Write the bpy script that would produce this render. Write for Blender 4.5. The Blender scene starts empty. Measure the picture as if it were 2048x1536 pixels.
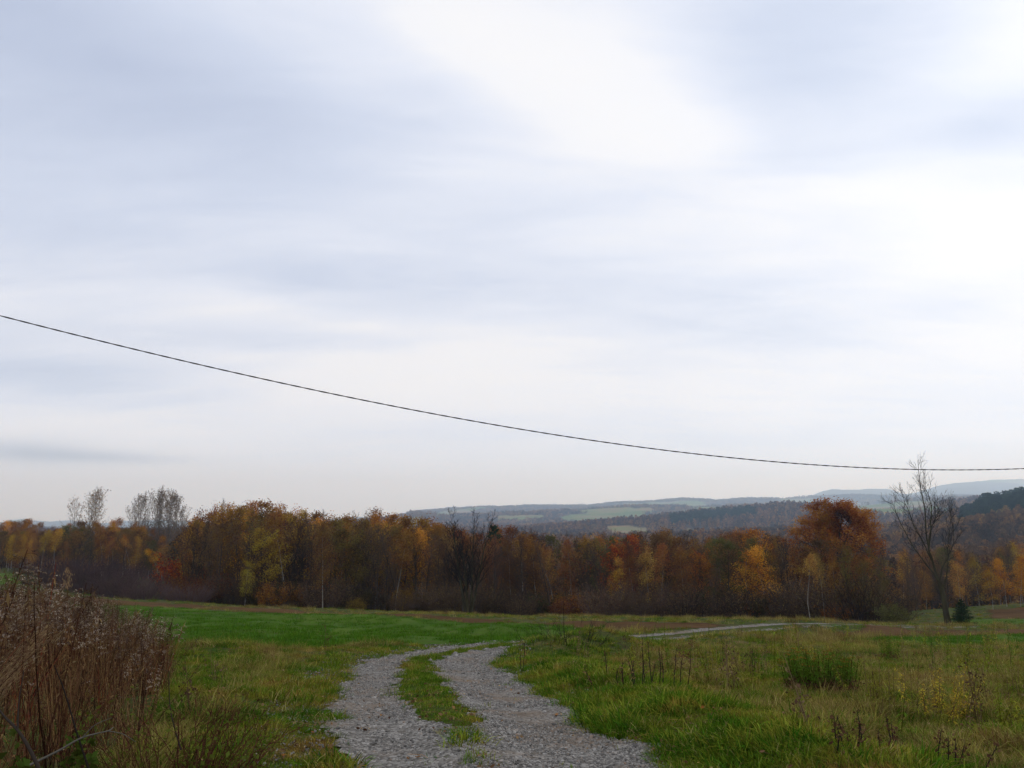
import bpy, math, random
import numpy as np
from mathutils import Vector
sc = bpy.context.scene
COL = sc.collection
R = math.radians
# ------------------------------------------------------------------ camera
F = 1607.0; PITCH = math.atan(272.0/F)
cd = bpy.data.cameras.new('camera'); cam = bpy.data.objects.new('camera', cd); COL.objects.link(cam)
cd.sensor_width = 36.0; cd.lens = 36.0*F/2048; cd.clip_start = 0.05; cd.clip_end = 60000
cam.location = (0, 0, 0); cam.rotation_euler = (R(90)+PITCH, 0, 0)
sc.camera = cam
sc.view_settings.view_transform = 'Standard'; sc.view_settings.look = 'None'
sc.view_settings.exposure = 0.0; sc.view_settings.gamma = 1.0
sc.cycles.max_bounces = 8; sc.cycles.diffuse_bounces = 2; sc.cycles.transmission_bounces = 3
sc.cycles.volume_bounces = 4; sc.cycles.transparent_max_bounces = 4
sc.cycles.use_denoising = True
sc.cycles.caustics_reflective = False; sc.cycles.caustics_refractive = False
CP, SP = math.cos(PITCH), math.sin(PITCH)
def ray(px, py):
    """direction with y = 1 through a photo pixel"""
    xv = (px-1024.0)/F; yv = -(py-768.0)/F
    dy = CP-yv*SP
    return xv/dy, (SP+yv*CP)/dy
def at(px, py, Y):
    a, b = ray(px, py); return Vector((a*Y, Y, b*Y))
def to_px(x, y, z):
    f = y*CP+z*SP; u = -y*SP+z*CP
    return 1024+F*x/f, 768-F*u/f
# ------------------------------------------------------------------ sky + sun
SUN_AZ, SUN_EL = R(37), R(26)
w = bpy.data.worlds.new('World'); sc.world = w; w.use_nodes = True
NT = w.node_tree; NT.nodes.clear()
def N(t, typ, **kw):
    n = t.nodes.new(typ)
    for k, v in kw.items():
        if k == 'inp':
            for a, b in v.items(): n.inputs[a].default_value = b
        else: setattr(n, k, v)
    return n
def link(t, a, b): t.links.new(a, b)
def math_node(t, op, a, b=None, c=None, clamp=False):
    n = t.nodes.new('ShaderNodeMath'); n.operation = op; n.use_clamp = clamp
    for i, v in enumerate((a, b, c)):
        if v is None: continue
        if isinstance(v, (int, float)): n.inputs[i].default_value = v
        else: t.links.new(v, n.inputs[i])
    return n.outputs[0]
def mixc(t, fac, a, b, blend='MIX'):
    n = t.nodes.new('ShaderNodeMix'); n.data_type = 'RGBA'; n.blend_type = blend
    for idx, v in ((0, fac), (6, a), (7, b)):
        if isinstance(v, (int, float)): n.inputs[idx].default_value = v
        elif isinstance(v, tuple): n.inputs[idx].default_value = (*v, 1) if len(v) == 3 else v
        else: t.links.new(v, n.inputs[idx])
    return n.outputs[2]
def ramp(t, fac, stops, interp='LINEAR'):
    n = t.nodes.new('ShaderNodeValToRGB'); n.color_ramp.interpolation = interp
    e = n.color_ramp.elements
    while len(e) < len(stops): e.new(0.5)
    for k, (p, c) in enumerate(stops):
        e[k].position = p; e[k].color = (*c, 1) if isinstance(c, tuple) else (c, c, c, 1)
    t.links.new(fac, n.inputs[0]); return n.outputs[0]
def noise(t, vec, scale, detail=3, rough=0.5, dist=0.0, dim='3D'):
    n = t.nodes.new('ShaderNodeTexNoise'); n.noise_dimensions = dim
    n.inputs['Scale'].default_value = scale; n.inputs['Detail'].default_value = detail
    n.inputs['Roughness'].default_value = rough; n.inputs['Distortion'].default_value = dist
    t.links.new(vec, n.inputs['Vector']); return n.outputs[0]
tc = N(NT, 'ShaderNodeTexCoord')
sep = N(NT, 'ShaderNodeSeparateXYZ'); link(NT, tc.outputs['Generated'], sep.inputs[0])
dx_, dy_, dz_ = sep.outputs
az = math_node(NT, 'ARCTAN2', dx_, dy_); el = math_node(NT, 'ARCSINE', dz_)
den = math_node(NT, 'ADD', math_node(NT, 'MAXIMUM', dz_, 0.0), 0.16)
cx_ = math_node(NT, 'DIVIDE', dx_, den); cy_ = math_node(NT, 'DIVIDE', dy_, den)
cmb = N(NT, 'ShaderNodeCombineXYZ'); link(NT, cx_, cmb.inputs[0]); link(NT, cy_, cmb.inputs[1])
mp = N(NT, 'ShaderNodeMapping'); link(NT, cmb.outputs[0], mp.inputs[0]); mp.inputs['Rotation'].default_value = (0, 0, R(-32)); mp.inputs['Scale'].default_value = (0.55, 1.5, 1)
n1 = noise(NT, mp.outputs[0], 0.75, 4, 0.5, 0.5)
n2 = noise(NT, mp.outputs[0], 3.0, 9, 0.60, 0.35)
# big cloud banks, each an elliptical patch of the sky at its azimuth and elevation (degrees)
def blob(px, py, wx, wy, rot=0):
    a, b = ray(px, py); A = math.atan(a); E = math.atan(b/math.hypot(1, a))
    u = math_node(NT, 'SUBTRACT', az, A); v = math_node(NT, 'SUBTRACT', el, E)
    c, s = math.cos(R(rot)), math.sin(R(rot))
    up = math_node(NT, 'ADD', math_node(NT, 'MULTIPLY', u, c/(wx/F)), math_node(NT, 'MULTIPLY', v, s/(wx/F)))
    vp = math_node(NT, 'ADD', math_node(NT, 'MULTIPLY', u, -s/(wy/F)), math_node(NT, 'MULTIPLY', v, c/(wy/F)))
    q = math_node(NT, 'ADD', math_node(NT, 'MULTIPLY', up, up), math_node(NT, 'MULTIPLY', vp, vp))
    return math_node(NT, 'EXPONENT', math_node(NT, 'MULTIPLY', q, -1.0))
dens = math_node(NT, 'ADD', math_node(NT, 'MULTIPLY', math_node(NT, 'SUBTRACT', n1, 0.5), 0.42), math_node(NT, 'MULTIPLY', math_node(NT, 'SUBTRACT', n2, 0.5), 0.46))
val = math_node(NT, 'ADD', dens, 0.605)
for (px, py, wx, wy, rot, k) in [
        (-50, 60, 700, 330, -8, -.46), (480, 230, 520, 110, -12, -.16), (950, 190, 260, 60, -22, -.10), (150, 480, 260, 50, -4, -.06), (100, 765, 330, 55, -2, -.34), (560, 685, 280, 24, 2, -.16),
        (900, 60, 200, 90, -30, .14), (1180, 170, 330, 110, -20, .24), (1330, 270, 320, 60, -8, .16), (1590, 100, 300, 150, 0, -.34), (1560, 310, 220, 40, 0, -.10), (2010, 245, 130, 50, 0, -.24), (2060, 90, 110, 70, 0, .14),
        (870, 575, 420, 75, 2, -.20), (1400, 640, 380, 90, 2, -.18), (820, 370, 420, 60, 6, .10), (900, 740, 330, 70, 4, .22), (500, 610, 260, 40, -3, .12), (1980, 490, 240, 70, 14, .20), (1750, 390, 300, 60, 8, .10), (1850, 620, 260, 40, 6, -.08), (1250, 450, 300, 40, 5, .08), (1800, 720, 500, 70, 6, .08), (300, 850, 400, 40, 0, .12)]:
    val = math_node(NT, 'ADD', val, math_node(NT, 'MULTIPLY', blob(px, py, wx, wy, rot), k*1.0))
val = math_node(NT, 'MINIMUM', math_node(NT, 'MAXIMUM', val, 0.0), 1.0)
cloud = ramp(NT, val, [(0.0, (.50, .56, .72)), (0.3, (.65, .71, .86)), (0.5, (.81, .85, .96)), (0.68, (.95, .955, .99)), (1.0, (1.0, .99, .985))])
# warm, slightly dimmer band low in the sky, a little darker overhead behind the camera
low = math_node(NT, 'EXPONENT', math_node(NT, 'MULTIPLY', math_node(NT, 'MULTIPLY', el, el), -80.0))
cloud = mixc(NT, math_node(NT, 'MULTIPLY', low, 0.8), cloud, (.93, 1.08, 1.38))
bars = math_node(NT, 'ADD', blob(50, 905, 110, 20), math_node(NT, 'MULTIPLY', blob(235, 916, 120, 11), .7))
cloud = mixc(NT, math_node(NT, 'MULTIPLY', bars, .85), cloud, (.55, .62, .78))
sky = N(NT, 'ShaderNodeTexSky', sky_type='NISHITA', sun_disc=False, sun_elevation=SUN_EL, sun_rotation=SUN_AZ)
vm = N(NT, 'ShaderNodeVectorMath', operation='SCALE'); link(NT, cloud, vm.inputs[0]); vm.inputs['Scale'].default_value = 10.0
skyc = mixc(NT, 0.975, sky.outputs[0], vm.outputs[0])
bg = N(NT, 'ShaderNodeBackground'); link(NT, skyc, bg.inputs[0]); bg.inputs[1].default_value = 0.1
wo = N(NT, 'ShaderNodeOutputWorld'); link(NT, bg.outputs[0], wo.inputs[0])
w.cycles.sampling_method = 'MANUAL'; w.cycles.sample_map_resolution = 512
sl = bpy.data.lights.new('sun', 'SUN'); so = bpy.data.objects.new('sun', sl); COL.objects.link(so)
sl.energy = 0.55; sl.angle = R(20); sl.color = (1, .95, .88)
so.rotation_euler = Vector((-math.sin(SUN_AZ)*math.cos(SUN_EL), -math.cos(SUN_AZ)*math.cos(SUN_EL), -math.sin(SUN_EL))).to_track_quat('-Z', 'Y').to_euler()
# ------------------------------------------------------------------ helpers
def tag(o, label=None, cat=None, group=None, kind=None):
    if label: o['label'] = label
    if cat: o['category'] = cat
    if group: o['group'] = group
    if kind: o['kind'] = kind
    return o
def empty(name, loc=(0, 0, 0), rz=0.0, s=1.0):
    o = bpy.data.objects.new(name, None); COL.objects.link(o); o.location = loc; o.rotation_euler = (0, 0, rz); o.scale = (s, s, s); o.empty_display_size = 0.3
    return o
class Geo:
    """collects quads/tris with one float attribute per vertex (v)"""
    def __init__(s): s.v = []; s.q = []; s.t = []; s.a = []; s.n = 0
    def add(s, V, Q=None, T=None, a=0.5):
        V = np.asarray(V, float).reshape(-1, 3)
        if Q is not None and len(Q): s.q.append(np.asarray(Q, int)+s.n)
        if T is not None and len(T): s.t.append(np.asarray(T, int)+s.n)
        s.v.append(V); s.a.append(np.full(len(V), a) if np.isscalar(a) else np.asarray(a, float)); s.n += len(V)
    def mesh(s, name, mat=None, smooth=False):
        me = bpy.data.meshes.new(name)
        V = np.concatenate(s.v) if s.v else np.zeros((0, 3))
        Q = np.concatenate(s.q) if s.q else np.zeros((0, 4), int); T = np.concatenate(s.t) if s.t else np.zeros((0, 3), int)
        me.vertices.add(len(V)); me.vertices.foreach_set('co', V.astype('f').ravel())
        li = np.concatenate([Q.ravel(), T.ravel()]); me.loops.add(len(li)); me.loops.foreach_set('vertex_index', li.astype('i'))
        st = np.concatenate([np.arange(len(Q))*4, len(Q)*4+np.arange(len(T))*3]).astype('i')
        me.polygons.add(len(st)); me.polygons.foreach_set('loop_start', st)
        me.update(calc_edges=True)
        if smooth: me.polygons.foreach_set('use_smooth', np.ones(len(st), bool))
        at_ = me.attributes.new('v', 'FLOAT', 'POINT'); at_.data.foreach_set('value', np.concatenate(s.a).astype('f') if s.a else np.zeros(0, 'f'))
        if mat: me.materials.append(mat)
        return me
    def obj(s, name, mat, parent=None, smooth=False, link_=True):
        o = bpy.data.objects.new(name, s.mesh(name, mat, smooth))
        if link_: COL.objects.link(o)
        if parent: o.parent = parent
        return o
def unit(v): 
    v = np.asarray(v, float); return v/(np.linalg.norm(v, axis=-1, keepdims=True)+1e-12)
def tube(g, P, r, sides=6, a=0.5, cap=True):
    P = np.asarray(P, float); n = len(P); r = np.broadcast_to(r, (n,))
    T = unit(np.gradient(P, axis=0)); ref = np.array([0.0, 0, 1]) if abs(T[0][2]) < .8 else np.array([1.0, 0, 0])
    A = unit(np.cross(T, ref)); B = np.cross(T, A)
    th = np.arange(sides)*2*math.pi/sides
    V = P[:, None]+r[:, None, None]*(np.cos(th)[None, :, None]*A[:, None]+np.sin(th)[None, :, None]*B[:, None])
    i = np.arange(n-1)[:, None]*sides; j = np.arange(sides)[None]; k = (j+1) % sides
    Q = np.stack([i+j, i+k, i+sides+k, i+sides+j], -1).reshape(-1, 4)
    g.add(V.reshape(-1, 3), Q, a=a)
def quads(g, C, size, rng, up=None, asp=1.0, a=None, tri=False):
    """random-facing leaf rhombi at centres C"""
    n = len(C)
    if n == 0: return
    C = np.asarray(C, float); A = unit(rng.normal(size=(n, 3)))
    if up is not None: A = unit(A+np.asarray(up))
    B = unit(np.cross(A, rng.normal(size=(n, 3))))
    s = (np.asarray(size)*np.ones(n)*rng.uniform(.6, 1.3, n))[:, None]
    V = np.stack([C-A*s, C-B*s*asp*.6, C+A*s, C+B*s*asp*.6], 1).reshape(-1, 3)
    if a is None: a = rng.random(n)
    g.add(V, np.arange(4*n).reshape(n, 4), a=np.repeat(a, 4))
def vnoise(x, y, seed=0):
    xi = np.floor(x).astype(np.int64); yi = np.floor(y).astype(np.int64); fx = x-xi; fy = y-yi
    fx = fx*fx*(3-2*fx); fy = fy*fy*(3-2*fy)
    def h(a, b):
        q = (a*374761393+b*668265263+seed*2147483647) & 0xffffffff
        q = ((q ^ (q >> 13))*1274126177) & 0xffffffff
        return ((q ^ (q >> 16)) & 0xffff)/65535.0
    return (h(xi, yi)*(1-fx)+h(xi+1, yi)*fx)*(1-fy)+(h(xi, yi+1)*(1-fx)+h(xi+1, yi+1)*fx)*fy
def fbm(x, y, o=4, seed=0):
    s = 0; a = .5
    for k in range(o): s = s+a*(vnoise(x, y, seed+k)-.5)*2; x = x*2.03+17; y = y*2.03+5; a *= .5
    return s
# ------------------------------------------------------------------ terrain
CT = [(0,1536,5.7),(500,1536,6.0),(1000,1536,6.3),(1500,1536,6.3),(2048,1536,6.4),
 (1000,1400,10.2),(300,1400,9.6),(1600,1400,10.2),(2048,1400,10.4),(-200,1400,9.6),(2300,1400,10.6),
 (1000,1302,20),(500,1302,19.5),(1500,1316,18.5),(2000,1316,19),(0,1302,19),(1240,1297,22),(2400,1312,20),
 (1250,1277,28),(1450,1258,37),(1640,1247,45),(1900,1266,41),(2300,1266,42),(1760,1277,34),
 (500,1255,35),(900,1262,34),(0,1240,35),(-300,1235,36),
 (340,1204,82),(500,1214,86),(700,1223,87),(940,1230,86),(1150,1238,84),(1400,1243,78),(1600,1245,66),(1800,1248,62),
 (1885,1250,58),(2048,1240,64),(2048,1208,95),(1950,1213,92),(1850,1229,82),(2300,1200,100),(1960,1225,80),
 (0,1164,122),(0,1148,142),(200,1172,115),(150,1160,130),(300,1158,128),(340,1166,130),(-300,1150,130),(-300,1130,150),
 (500,1212,130),(700,1240,135),(1300,1252,135),(1800,1248,130),(2048,1225,135),(0,1142,190),(300,1160,190),(1024,1240,200),(2048,1225,200),(600,1225,200),(2400,1210,180),(-500,1150,200)]
cp = [tuple(at(*c)) for c in CT]+[(-25, 0, -1.0), (25, 0, -2.1), (0, 0, -1.62), (0, -20, 0.2), (-12, 3, -1.4), (12, 3, -1.95), (-60, -40, 2.5), (60, -40, 0), (-140, 40, 0), (140, 40, -9), (0, -120, 8), (-2, 3, -1.75), (2.5, 3, -1.8)]
cp = np.array(cp)
def _U(r2): return np.where(r2 > 1e-9, .5*r2*np.log(np.maximum(r2, 1e-9)), 0)
_xy = cp[:, :2]/50; _n = len(cp)
_K = _U(((_xy[:, None]-_xy[None])**2).sum(-1))+np.eye(_n)*1e-5
_P = np.c_[np.ones(_n), _xy]
_M = np.block([[_K, _P], [_P.T, np.zeros((3, 3))]])
_w = np.linalg.solve(_M, np.r_[cp[:, 2], 0, 0, 0])
def tps(x, y):
    sh = np.shape(x); x = np.ravel(x)/50; y = np.ravel(y)/50; out = _w[_n]+_w[_n+1]*x+_w[_n+2]*y
    for i in range(_n): out = out+_w[i]*_U((x-_xy[i, 0])**2+(y-_xy[i, 1])**2)
    return out.reshape(sh)
DN = np.array([200, 300, 450, 700, 1050, 1500, 2100, 3000, 3800, 5000, 6300, 8000, 10000, 14000], float)
PXK = [-900, 300, 700, 850, 1000, 1100, 1250, 1400, 1550, 1700, 1800, 1900, 1950, 2048, 2200, 2800]
TB = {
 200:  [1150,1175,1235,1240,1240,1240,1240,1242,1245,1240,1235,1228,1222,1215,1205,1190],
 300:  [1130,1150,1200,1200,1200,1200,1195,1190,1180,1170,1160,1150,1145,1138,1125,1100],
 450:  [1110,1120,1140,1140,1136,1134,1130,1122,1116,1110,1096,1078,1062,1053,1046,1035],
 700:  [1085,1090,1105,1105,1102,1100,1097,1090,1082,1078,1066,1040,1015,998,986,975],
 1050: [1075,1080,1090,1092,1092,1092,1090,1086,1078,1070,1066,1062,1060,1058,1050,1040],
 1500: [1074,1072,1066,1072,1072,1062,1047,1030,1017,1021,1020,1010,1005,1000,1000,1000],
 2100: [1070,1068,1062,1062,1060,1058,1052,1046,1040,1040,1040,1036,1034,1034,1034,1034],
 3000: [1066,1064,1050,1030,1028,1024,1020,1018,1014,1014,1004,1000,1000,1002,1005,1010],
 3800: [1066,1064,1052,1038,1036,1032,1028,1026,1022,1018,1014,1012,1012,1012,1012,1012],
 5000: [1062,1060,1042,1024,1018,1012,1007,1004,999,997,998,994,996,998,1000,1000],
 6300: [1062,1060,1044,1030,1026,1020,1018,1014,1008,1004,1002,1000,1000,1000,1000,1000],
 8000: [1028,1030,1032,1032,1032,1032,1026,1018,1010,978,984,967,963,963,966,980],
 10000:[1036]*16, 14000:[1050]*16}
TBM = np.array([TB[int(d)] for d in DN], float)
# the blue skyline needs more columns than the other ridges
SKYX = [-900,500,760,1400,1560,1600,1640,1680,1720,1760,1790,1820,1870,1920,1990,2048,2200,2800]
SKYY = [1062,1058,1034,1022,1008,996,981,977,976,980,989,984,969,964,962,964,968,985]
def slope_of(py):
    yv = -(py-768.0)/F; return (SP+yv*CP)/(CP-yv*SP)
def far(x, y):
    yy = np.maximum(y, 1.0); px = np.clip(1024+F*x/yy/1.0*CP, -900, 2800)
    d = np.clip(yy, 200, 13999); ld = np.log(d); LD = np.log(DN)
    i = np.clip(np.searchsorted(LD, ld)-1, 0, len(DN)-2)
    prof = np.stack([np.interp(px, SKYX, SKYY) if int(D) == 8000 else np.interp(px, PXK, TBM[k]) for k, D in enumerate(DN)])
    t = (ld-LD[i])/(LD[i+1]-LD[i]); t = t*t*(3-2*t)
    ix = np.arange(px.size).reshape(px.shape)
    pf = prof.reshape(len(DN), -1)
    s0 = slope_of(pf[i.ravel(), ix.ravel()].reshape(px.shape)); s1 = slope_of(pf[(i+1).ravel(), ix.ravel()].reshape(px.shape))
    h = (s0*(1-t)+s1*t)*yy
    amp = np.clip((yy-250)/600, 0, 1)
    return h+amp*(fbm(x/420, y/600, 5, 3)*yy*0.0060+fbm(x/90, y/120, 3, 8)*yy*.0008)
def sstep(a, b, x): t = np.clip((x-a)/(b-a), 0, 1); return t*t*(3-2*t)
def ground_z(x, y, bumps=True):
    x = np.asarray(x, float); y = np.asarray(y, float)
    xn = np.clip(x, -230, 230); yn = np.clip(y, -150, 260)
    n_ = tps(xn, yn)
    if bumps:
        a = sstep(0, 1, np.abs(trk(x, y))-1.6)
        n_ = n_+fbm(x/1.6, y/1.6, 3, 1)*.10*a+fbm(x/6, y/6, 3, 2)*.22*a+fbm(x/.5, y/.5, 2, 4)*.025
        # the two ruts, the raised middle and the raised right verge
        tt = trk(x, y); n_ = n_+.05*np.exp(-(tt/.35)**2)*near_(y)-.03*(np.exp(-((tt-.8)/.4)**2)+np.exp(-((tt+.8)/.4)**2))*near_(y)+.12*np.exp(-((tt-2.4)/.6)**2)*near_(y)
    if bumps: n_ = n_+.32*np.exp(-((x-.75)/.95)**2-((y-18.4)/1.3)**2)+.38*np.exp(-((x-2.3)/1.5)**2-((y-21.3)/1.3)**2)
    b = sstep(170, 250, y)
    if np.all(b == 0): return n_
    return n_*(1-b)+far(x, y)*b
def near_(y): return sstep(60, 40, y)
# track centre line, from the photo's rut edges laid on the plain slope
TL = [((672,1536),(1290,1536)),((660,1480),(1205,1480)),((652,1420),(1130,1420)),((655,1375),(1055,1375)),((690,1345),(1000,1345)),((750,1322),(955,1322)),((815,1306),(965,1308))]
def hit(px, py, fn=None):
    a, b = ray(px, py); lo = 3.0; Y = np.exp(np.linspace(math.log(3.0), math.log(600), 700)); z = (fn or (lambda x, y: tps(x, y)))(a*Y, Y)
    k = np.argmax(b*Y < z)
    if not (b*Y < z).any(): k = len(Y)-1
    k = max(k, 1); d0 = b*Y[k-1]-z[k-1]; d1 = b*Y[k]-z[k]; t = d0/(d0-d1+1e-9)
    y = Y[k-1]+(Y[k]-Y[k-1])*min(max(t, 0), 1); return a*y, y
EL = [hit(*l) for l, r in TL]; ER = [hit(*r) for l, r in TL]
cl = [((l[0]+r[0])/2, (l[1]+r[1])/2) for l, r in zip(EL, ER)]
cl = [(cl[0][0]+1.2, 0.0), (cl[0][0]+.45, 3.5)]+cl[:6]
far_c = [hit(1030, 1291), hit(1235, 1281), hit(1370, 1270), hit(1480, 1259), hit(1580, 1251), hit(1655, 1250), hit(1760, 1252), hit(1900, 1254)]
cl = np.array(cl+far_c)
from itertools import pairwise
def catmull(P, n=12):
    P = np.vstack([2*P[0]-P[1], P, 2*P[-1]-P[-2]]); out = []
    for i in range(1, len(P)-2):
        t = np.linspace(0, 1, n, endpoint=False)[:, None]
        out.append(.5*((2*P[i])+(-P[i-1]+P[i+1])*t+(2*P[i-1]-5*P[i]+4*P[i+1]-P[i+2])*t**2+(-P[i-1]+3*P[i]-3*P[i+1]+P[i+2])*t**3))
    out.append(P[-2][None]); return np.vstack(out)
CLN = catmull(cl, 6)
def trk(x, y):
    """signed distance to the track's centre line (+ = right of it), only near it"""
    sh = np.shape(x); x = np.ravel(np.asarray(x, float)); y = np.ravel(np.asarray(y, float))
    best = np.full(x.shape, 99.0); sel = (x > -12) & (x < 60) & (y > -2) & (y < 75)
    xs, ys = x[sel], y[sel]; b = np.full(xs.shape, 99.0)
    for p, q in pairwise(CLN):
        d = q-p; L = float(d@d)+1e-9; t = np.clip(((xs-p[0])*d[0]+(ys-p[1])*d[1])/L, 0, 1)
        ex = xs-p[0]-t*d[0]; ey = ys-p[1]-t*d[1]; dd = np.hypot(ex, ey); s = np.sign(d[1]*ex-d[0]*ey)
        m = dd < np.abs(b); b[m] = (dd*np.where(s == 0, 1, s))[m]
    best[sel] = b; return best.reshape(sh)
def gz(x, y): return float(ground_z(np.array([x], float), np.array([y], float))[0])
def inpoly(x, y, poly):
    c = np.zeros(np.shape(x), bool); n = len(poly)
    for i in range(n):
        x0, y0 = poly[i]; x1, y1 = poly[(i+1) % n]
        c ^= ((y0 > y) != (y1 > y)) & (x < (x1-x0)*(y-y0)/((y1-y0) if y1 != y0 else 1e-9)+x0)
    return c
def gpoly(pts): return [hit(*p) for p in pts]
POLY = {
 'crop': gpoly([(-260,1190),(100,1205),(330,1215),(500,1225),(700,1233),(900,1243),(1100,1253),(1190,1258),(1110,1272),(1000,1285),(800,1293),(600,1301),(450,1306),(330,1309),(0,1312),(-300,1312)]),
 'plough': gpoly([(100,1192),(300,1205),(500,1217),(700,1226),(900,1236),(1100,1245),(1300,1249),(1460,1252),(1400,1257),(1190,1256),(1100,1251),(900,1241),(700,1231),(500,1222),(300,1212),(100,1200)]),
 'plough_right': gpoly([(1640,1276),(1660,1264),(1750,1259),(2048,1259),(2500,1257),(2500,1271),(2048,1271),(1850,1269),(1700,1277)]),
 'crop_right': gpoly([(1700,1283),(1790,1275),(2048,1274),(2500,1273),(2500,1292),(2048,1292),(1850,1291)]),
 'crop_back': gpoly([(1910,1241),(2500,1236),(2500,1250),(1915,1251)]),
 'plough_back': gpoly([(1975,1218),(2500,1212),(2500,1232),(1985,1236)]),
 'crop_left': gpoly([(-400,1143),(60,1149),(80,1158),(40,1168),(-400,1168)]),
}
def gridax(lo_f, step, g, end):
    out = [0.0]
    while out[-1] < end: out.append(out[-1]+max(step, (out[-1]-lo_f)*g))
    return np.array(out)
gx = gridax(3.5, .09, .018, 8800); gx = np.r_[-gx[:0:-1], gx]
gy = np.r_[-np.array([150, 110, 80, 55, 38, 25, 15, 8, 4, 2]), 0, 1, 2, 3+gridax(3, .09, .0135, 9100)]
GX, GY = np.meshgrid(gx, gy)
keep = (np.abs(GX) < np.maximum(90, GY*1.35+60))
GZ = ground_z(GX, GY)
NX, NY = len(gx), len(gy)
idx = np.arange(NX*NY).reshape(NY, NX)
cellq = np.stack([idx[:-1, :-1], idx[:-1, 1:], idx[1:, 1:], idx[1:, :-1]], -1)
cxm = (GX[:-1, :-1]+GX[1:, 1:])/2; cym = (GY[:-1, :-1]+GY[1:, 1:])/2
def field_mask(x, y):
    """far pasture among the woods: 1 where a field lies"""
    px = 1024+F*x/np.maximum(y, 1)*CP
    m = (fbm(x/330, y/520, 3, 21) > .20) & (y > 1300)
    wx_ = fbm(x/60, y/90, 3, 55)*14; wy_ = fbm(x/90, y/60, 3, 56)*.05*y
    def patch(a, b, c, d): return (px+wx_+(y-c)*.10 > a) & (px+wx_ < b) & (y+wy_ > c) & (y+wy_+(px-a)*.9 < d)
    m |= patch(1225, 1290, 1120, 1380) | patch(1375, 1480, 1080, 1250) | patch(1000, 1085, 2500, 2780) | patch(1170, 1260, 2600, 3100) | patch(1390, 1450, 2700, 3200)
    m |= (px > 1940) & (y > 430) & (y < 500) | (px > 1620) & (px < 1700) & (y > 900) & (y < 1000)
    m |= patch(1700, 1850, 2500, 3000)
    return m
def sheet(name, mask, dz, mat, kind='structure', label=None, cat=None):
    q = cellq[mask]; u, inv = np.unique(q, return_inverse=True)
    V = np.stack([GX.ravel()[u], GY.ravel()[u], GZ.ravel()[u]+dz], 1)
    g = Geo(); g.add(V, inv.reshape(-1, 4), a=0.5); o = g.obj(name, mat, smooth=True); tag(o, label, cat, kind=kind); return o
# ------------------------------------------------------------------ materials
def new_mat(name, rough=1.0, spec=.02):
    m = bpy.data.materials.new(name); m.use_nodes = True; t = m.node_tree; p = t.nodes['Principled BSDF']
    p.inputs['Roughness'].default_value = rough; p.inputs['Specular IOR Level'].default_value = spec
    return m, t, p
def pos(t): return t.nodes.new('ShaderNodeNewGeometry').outputs['Position']
def bump(t, p, h, dist, strength=1.0):
    b = t.nodes.new('ShaderNodeBump'); b.inputs['Distance'].default_value = dist; b.inputs['Strength'].default_value = strength
    t.links.new(h, b.inputs['Height']); t.links.new(b.outputs[0], p.inputs['Normal'])
def mat_ground():
    m, t, p = new_mat('meadow_ground'); P = pos(t)
    a = noise(t, P, .35, 5, .6); b = noise(t, P, 2.5, 5, .65); c = noise(t, P, 14, 4, .6)
    col = ramp(t, a, [(.35, (.035, .060, .012)), (.5, (.060, .075, .018)), (.62, (.105, .082, .036)), (.7, (.075, .055, .035))])
    col = mixc(t, ramp(t, b, [(.45, 0.0), (.62, .8)]), col, (.050, .038, .024))
    col = mixc(t, ramp(t, c, [(.4, 0.0), (.7, .6)]), col, (.055, .085, .018))
    # distant ground: woods floor and pasture
    s = t.nodes.new('ShaderNodeSeparateXYZ'); t.links.new(P, s.inputs[0])
    at_ = N(t, 'ShaderNodeAttribute', attribute_name='v')
    fn = noise(t, P, .004, 4, .6)
    pas = ramp(t, fn, [(.40, (.10, .15, .045)), (.5, (.16, .18, .07)), (.6, (.23, .16, .09))])
    wood = mixc(t, noise(t, P, .02, 4, .7), (.030, .024, .018), (.090, .050, .028))
    fc = mixc(t, at_.outputs['Fac'], wood, pas)
    mr = N(t, 'ShaderNodeMapRange'); mr.inputs[1].default_value = 150; mr.inputs[2].default_value = 230; t.links.new(s.outputs[1], mr.inputs[0])
    col = mixc(t, mr.outputs[0], col, fc)
    t.links.new(col, p.inputs['Base Color'])
    bump(t, p, math_node(t, 'ADD', b, math_node(t, 'MULTIPLY', c, .4)), .12, .8); return m
def mat_gravel():
    m, t, p = new_mat('gravel'); P = pos(t)
    v = t.nodes.new('ShaderNodeTexVoronoi'); v.inputs['Scale'].default_value = 38; t.links.new(P, v.inputs['Vector'])
    v2 = t.nodes.new('ShaderNodeTexVoronoi'); v2.inputs['Scale'].default_value = 13; t.links.new(P, v2.inputs['Vector'])
    g1 = ramp(t, v.outputs['Color'], [(0.1, (.095, .088, .08)), (.5, (.20, .19, .175)), (.9, (.37, .35, .325))])
    n_ = noise(t, P, .8, 4, .6); n3 = noise(t, P, 5, 4, .6)
    col = mixc(t, ramp(t, n_, [(.48, 0.0), (.62, .6)]), g1, (.20, .145, .10))
    col = mixc(t, ramp(t, n3, [(.5, 0.0), (.72, .6)]), col, (.09, .075, .06))
    t.links.new(col, p.inputs['Base Color'])
    h = math_node(t, 'ADD', math_node(t, 'MULTIPLY', v.outputs['Distance'], -1.0), math_node(t, 'MULTIPLY', v2.outputs['Distance'], -.6))
    bump(t, p, h, .03, .9); return m
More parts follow.
